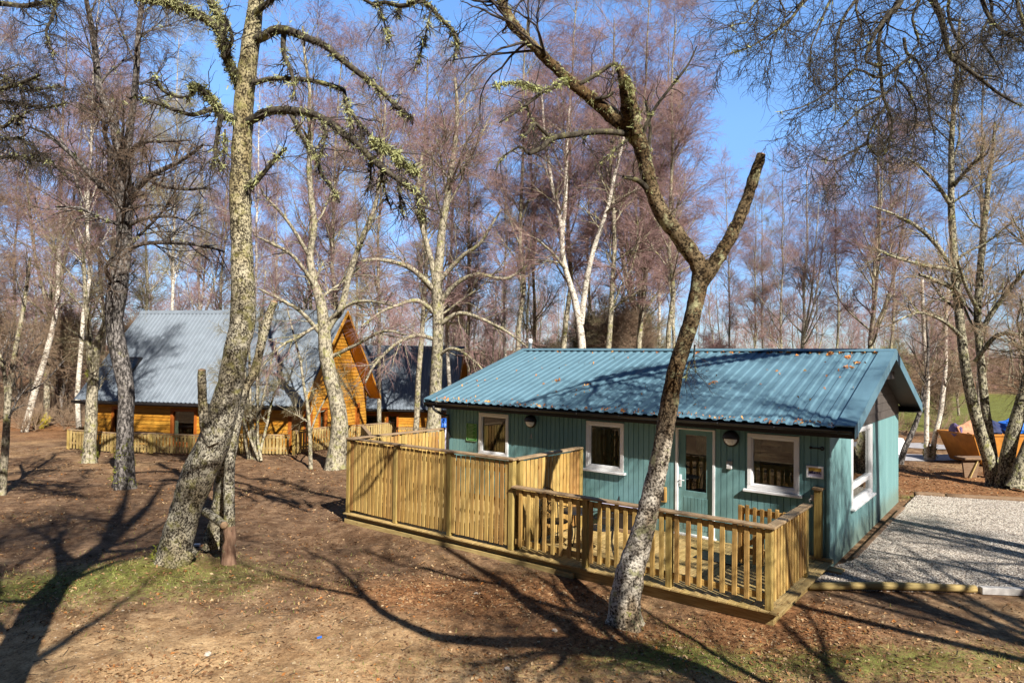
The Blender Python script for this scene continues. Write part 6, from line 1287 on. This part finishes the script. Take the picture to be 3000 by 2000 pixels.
# white car mostly hidden by the cabin
cp = at(2468, 1312, 26.5); cp[2] = float(gz(cp[0], cp[1])); t = thing('car', 'white car almost wholly hidden behind the cabin end wall', 'car', cp, math.radians(4))
prof = [(-2.0, .35), (-2.05, .75), (-1.5, .92), (-.9, 1.42), (.5, 1.45), (1.2, .98), (1.95, .86), (2.08, .6), (2.02, .3)]
mb = MB(); n = len(prof); V = []
for y, k in ((-.85, .97), (-.7, 1), (.7, 1), (.85, .97)): V += [(x*k, y*(.86 if z > 1.2 else 1), z) for x, z in prof]
mb.add(V, [(r*n+j, r*n+j+1, (r+1)*n+j+1, (r+1)*n+j) for r in range(3) for j in range(n-1)]+[(n-1, 0, n, 2*n-1)]+[tuple(range(n)), tuple(range(3*n, 4*n))[::-1]]); mb.build('body', 'carwhite', t, .03)
for x in (-1.3, 1.32):
    for y in (-.88, .7):
        mb = MB(); mb.lathe([(.001, 0), (.3, 0), (.32, .04), (.32, .16), (.3, .19), (.001, .19)], (x, y, .32), (0, 1, 0), 22); w_ = mb.build('wheel', 'tyre', t); mb = MB(); mb.lathe([(.001, -.005), (.19, -.005), (.2, .01)], (x, y, .32), (0, 1, 0), 16); mb.build('rim', 'concrete', w_)
mb = MB(); mb.prism([(-.85, -.865, .98), (.95, -.865, .98), (.45, -.79, 1.36), (-.7, -.79, 1.36)], (0, .02, 0)); mb.build('window', 'glass', t)
bp = at(1300, 1262, 27.0); t = thing('barrel', 'small blue topped pale tub glimpsed past the left end of the cabin', 'tub', (bp[0], bp[1], float(gz(bp[0], bp[1]))), 0)
mb = MB(); mb.lathe([(.001, 0), (.3, 0), (.34, .5), (.34, 1.0), (.001, 1.0)], (0, 0, 0), (0, 0, 1), 18); mb.build('tub', 'palepaper', t); mb = MB(); mb.lathe([(.37, 1.0), (.37, 1.1), (.2, 1.3), (.001, 1.34)], (0, 0, 0), (0, 0, 1), 18); mb.build('lid', 'blue', t)
# small things on the ground
p = gbase(577, 1600); t = thing('white_block', 'small white block lying between the stems of the big leaning birch', 'block', p, .2); mb = MB(); mb.box((-.055, -.03, .0), (.055, .03, .05)); mb.build('block', 'white', t, .006)
p = gbase(935, 1866); t = thing('plastic_scrap', 'tiny blue plastic scrap lying on the bare earth in the foreground', 'scrap', p, .5); mb = MB(); V = [(-.03, -.015, .002), (.03, -.02, .006), (.035, .012, .02), (-.025, .016, .012)]; mb.add(V+[(a_, b_, c_+.003) for a_, b_, c_ in V], [(0, 3, 2, 1), (4, 5, 6, 7), (0, 1, 5, 4), (1, 2, 6, 5), (2, 3, 7, 6), (3, 0, 4, 7)]); mb.build('scrap', 'blue', t)
def stone(px, py, r, label, seed, Y=None):
    p = gbase(px, py); t = thing('stone', label, 'stone', p, seed, 'loose stones'); V = []; n, m = 12, 7
    for i_ in range(m+1):
        ph = math.pi*i_/m
        for j in range(n):
            th = 2*math.pi*j/n; q = Vector((math.sin(ph)*math.cos(th), math.sin(ph)*math.sin(th), math.cos(ph))); k = 1+.4*mnoise.noise(q*1.7+Vector((seed, 0, 0))); V.append((q.x*r*k*1.2, q.y*r*k, q.z*r*k*.6+r*.3))
    mb = MB(); mb.add(V, [(i_*n+j, i_*n+(j+1) % n, (i_+1)*n+(j+1) % n, (i_+1)*n+j) for i_ in range(m) for j in range(n)], col=(.5, .42, .34)); mb.build('rock', 'stonev', t)
stone(1625, 1842, .035, 'pale stone at the edge of the forked shadow left of the V birch', 2); stone(1486, 1942, .035, 'pale stone low in the middle foreground', 3); stone(609, 1922, .04, 'flat pale stone in the lower left foreground', 5); stone(1395, 1735, .03, 'small pale stone in the shadow below the tall screen', 6); stone(2725, 1345, .16, 'round pale boulder at the foot of the twin slender birch', 7)
p = gbase(2180, 1795); 
t = thing('gorse_bush', 'small yellow flowering gorse in the far left behind the thin stems', 'bush', (*at(118, 1252, 33)[:2], float(gz(*at(118, 1252, 33)[:2]))), 0)
tb = Tub(); b = np.zeros((1, 3, 3)); b[0, :, 2] = (0, .15, .3); rng = np.random.default_rng(9); g1 = grow(rng, b, np.full((1, 3), .02), 40, 0, 1, .8, .8, .3, .1, 5, .6, .01, .006); tb.add(g1[0], g1[1], 3); link('stem', tb.mesh('stem'), 'twigolive', t)
MT['gorse'] = twigmat('gorse flower', (.6, .45, .03)); V, Q = tufts(rng, g1[0], g1[1], 160, .12, 8, -.2); link('flowers' if False else 'blossom', fast_mesh('blossom', V, Q, smooth=False), 'gorse', t)
# fallen log by the end of the tall screen
fl0, fl1 = gbase(995, 1345), gbase(1036, 1322); log('fallen_log', fl0+(0, 0, .05), fl1+(0, 0, .3), .05, 'thin fallen log leaning against the left end of the tall screen', 'barkgrey', cat='log')
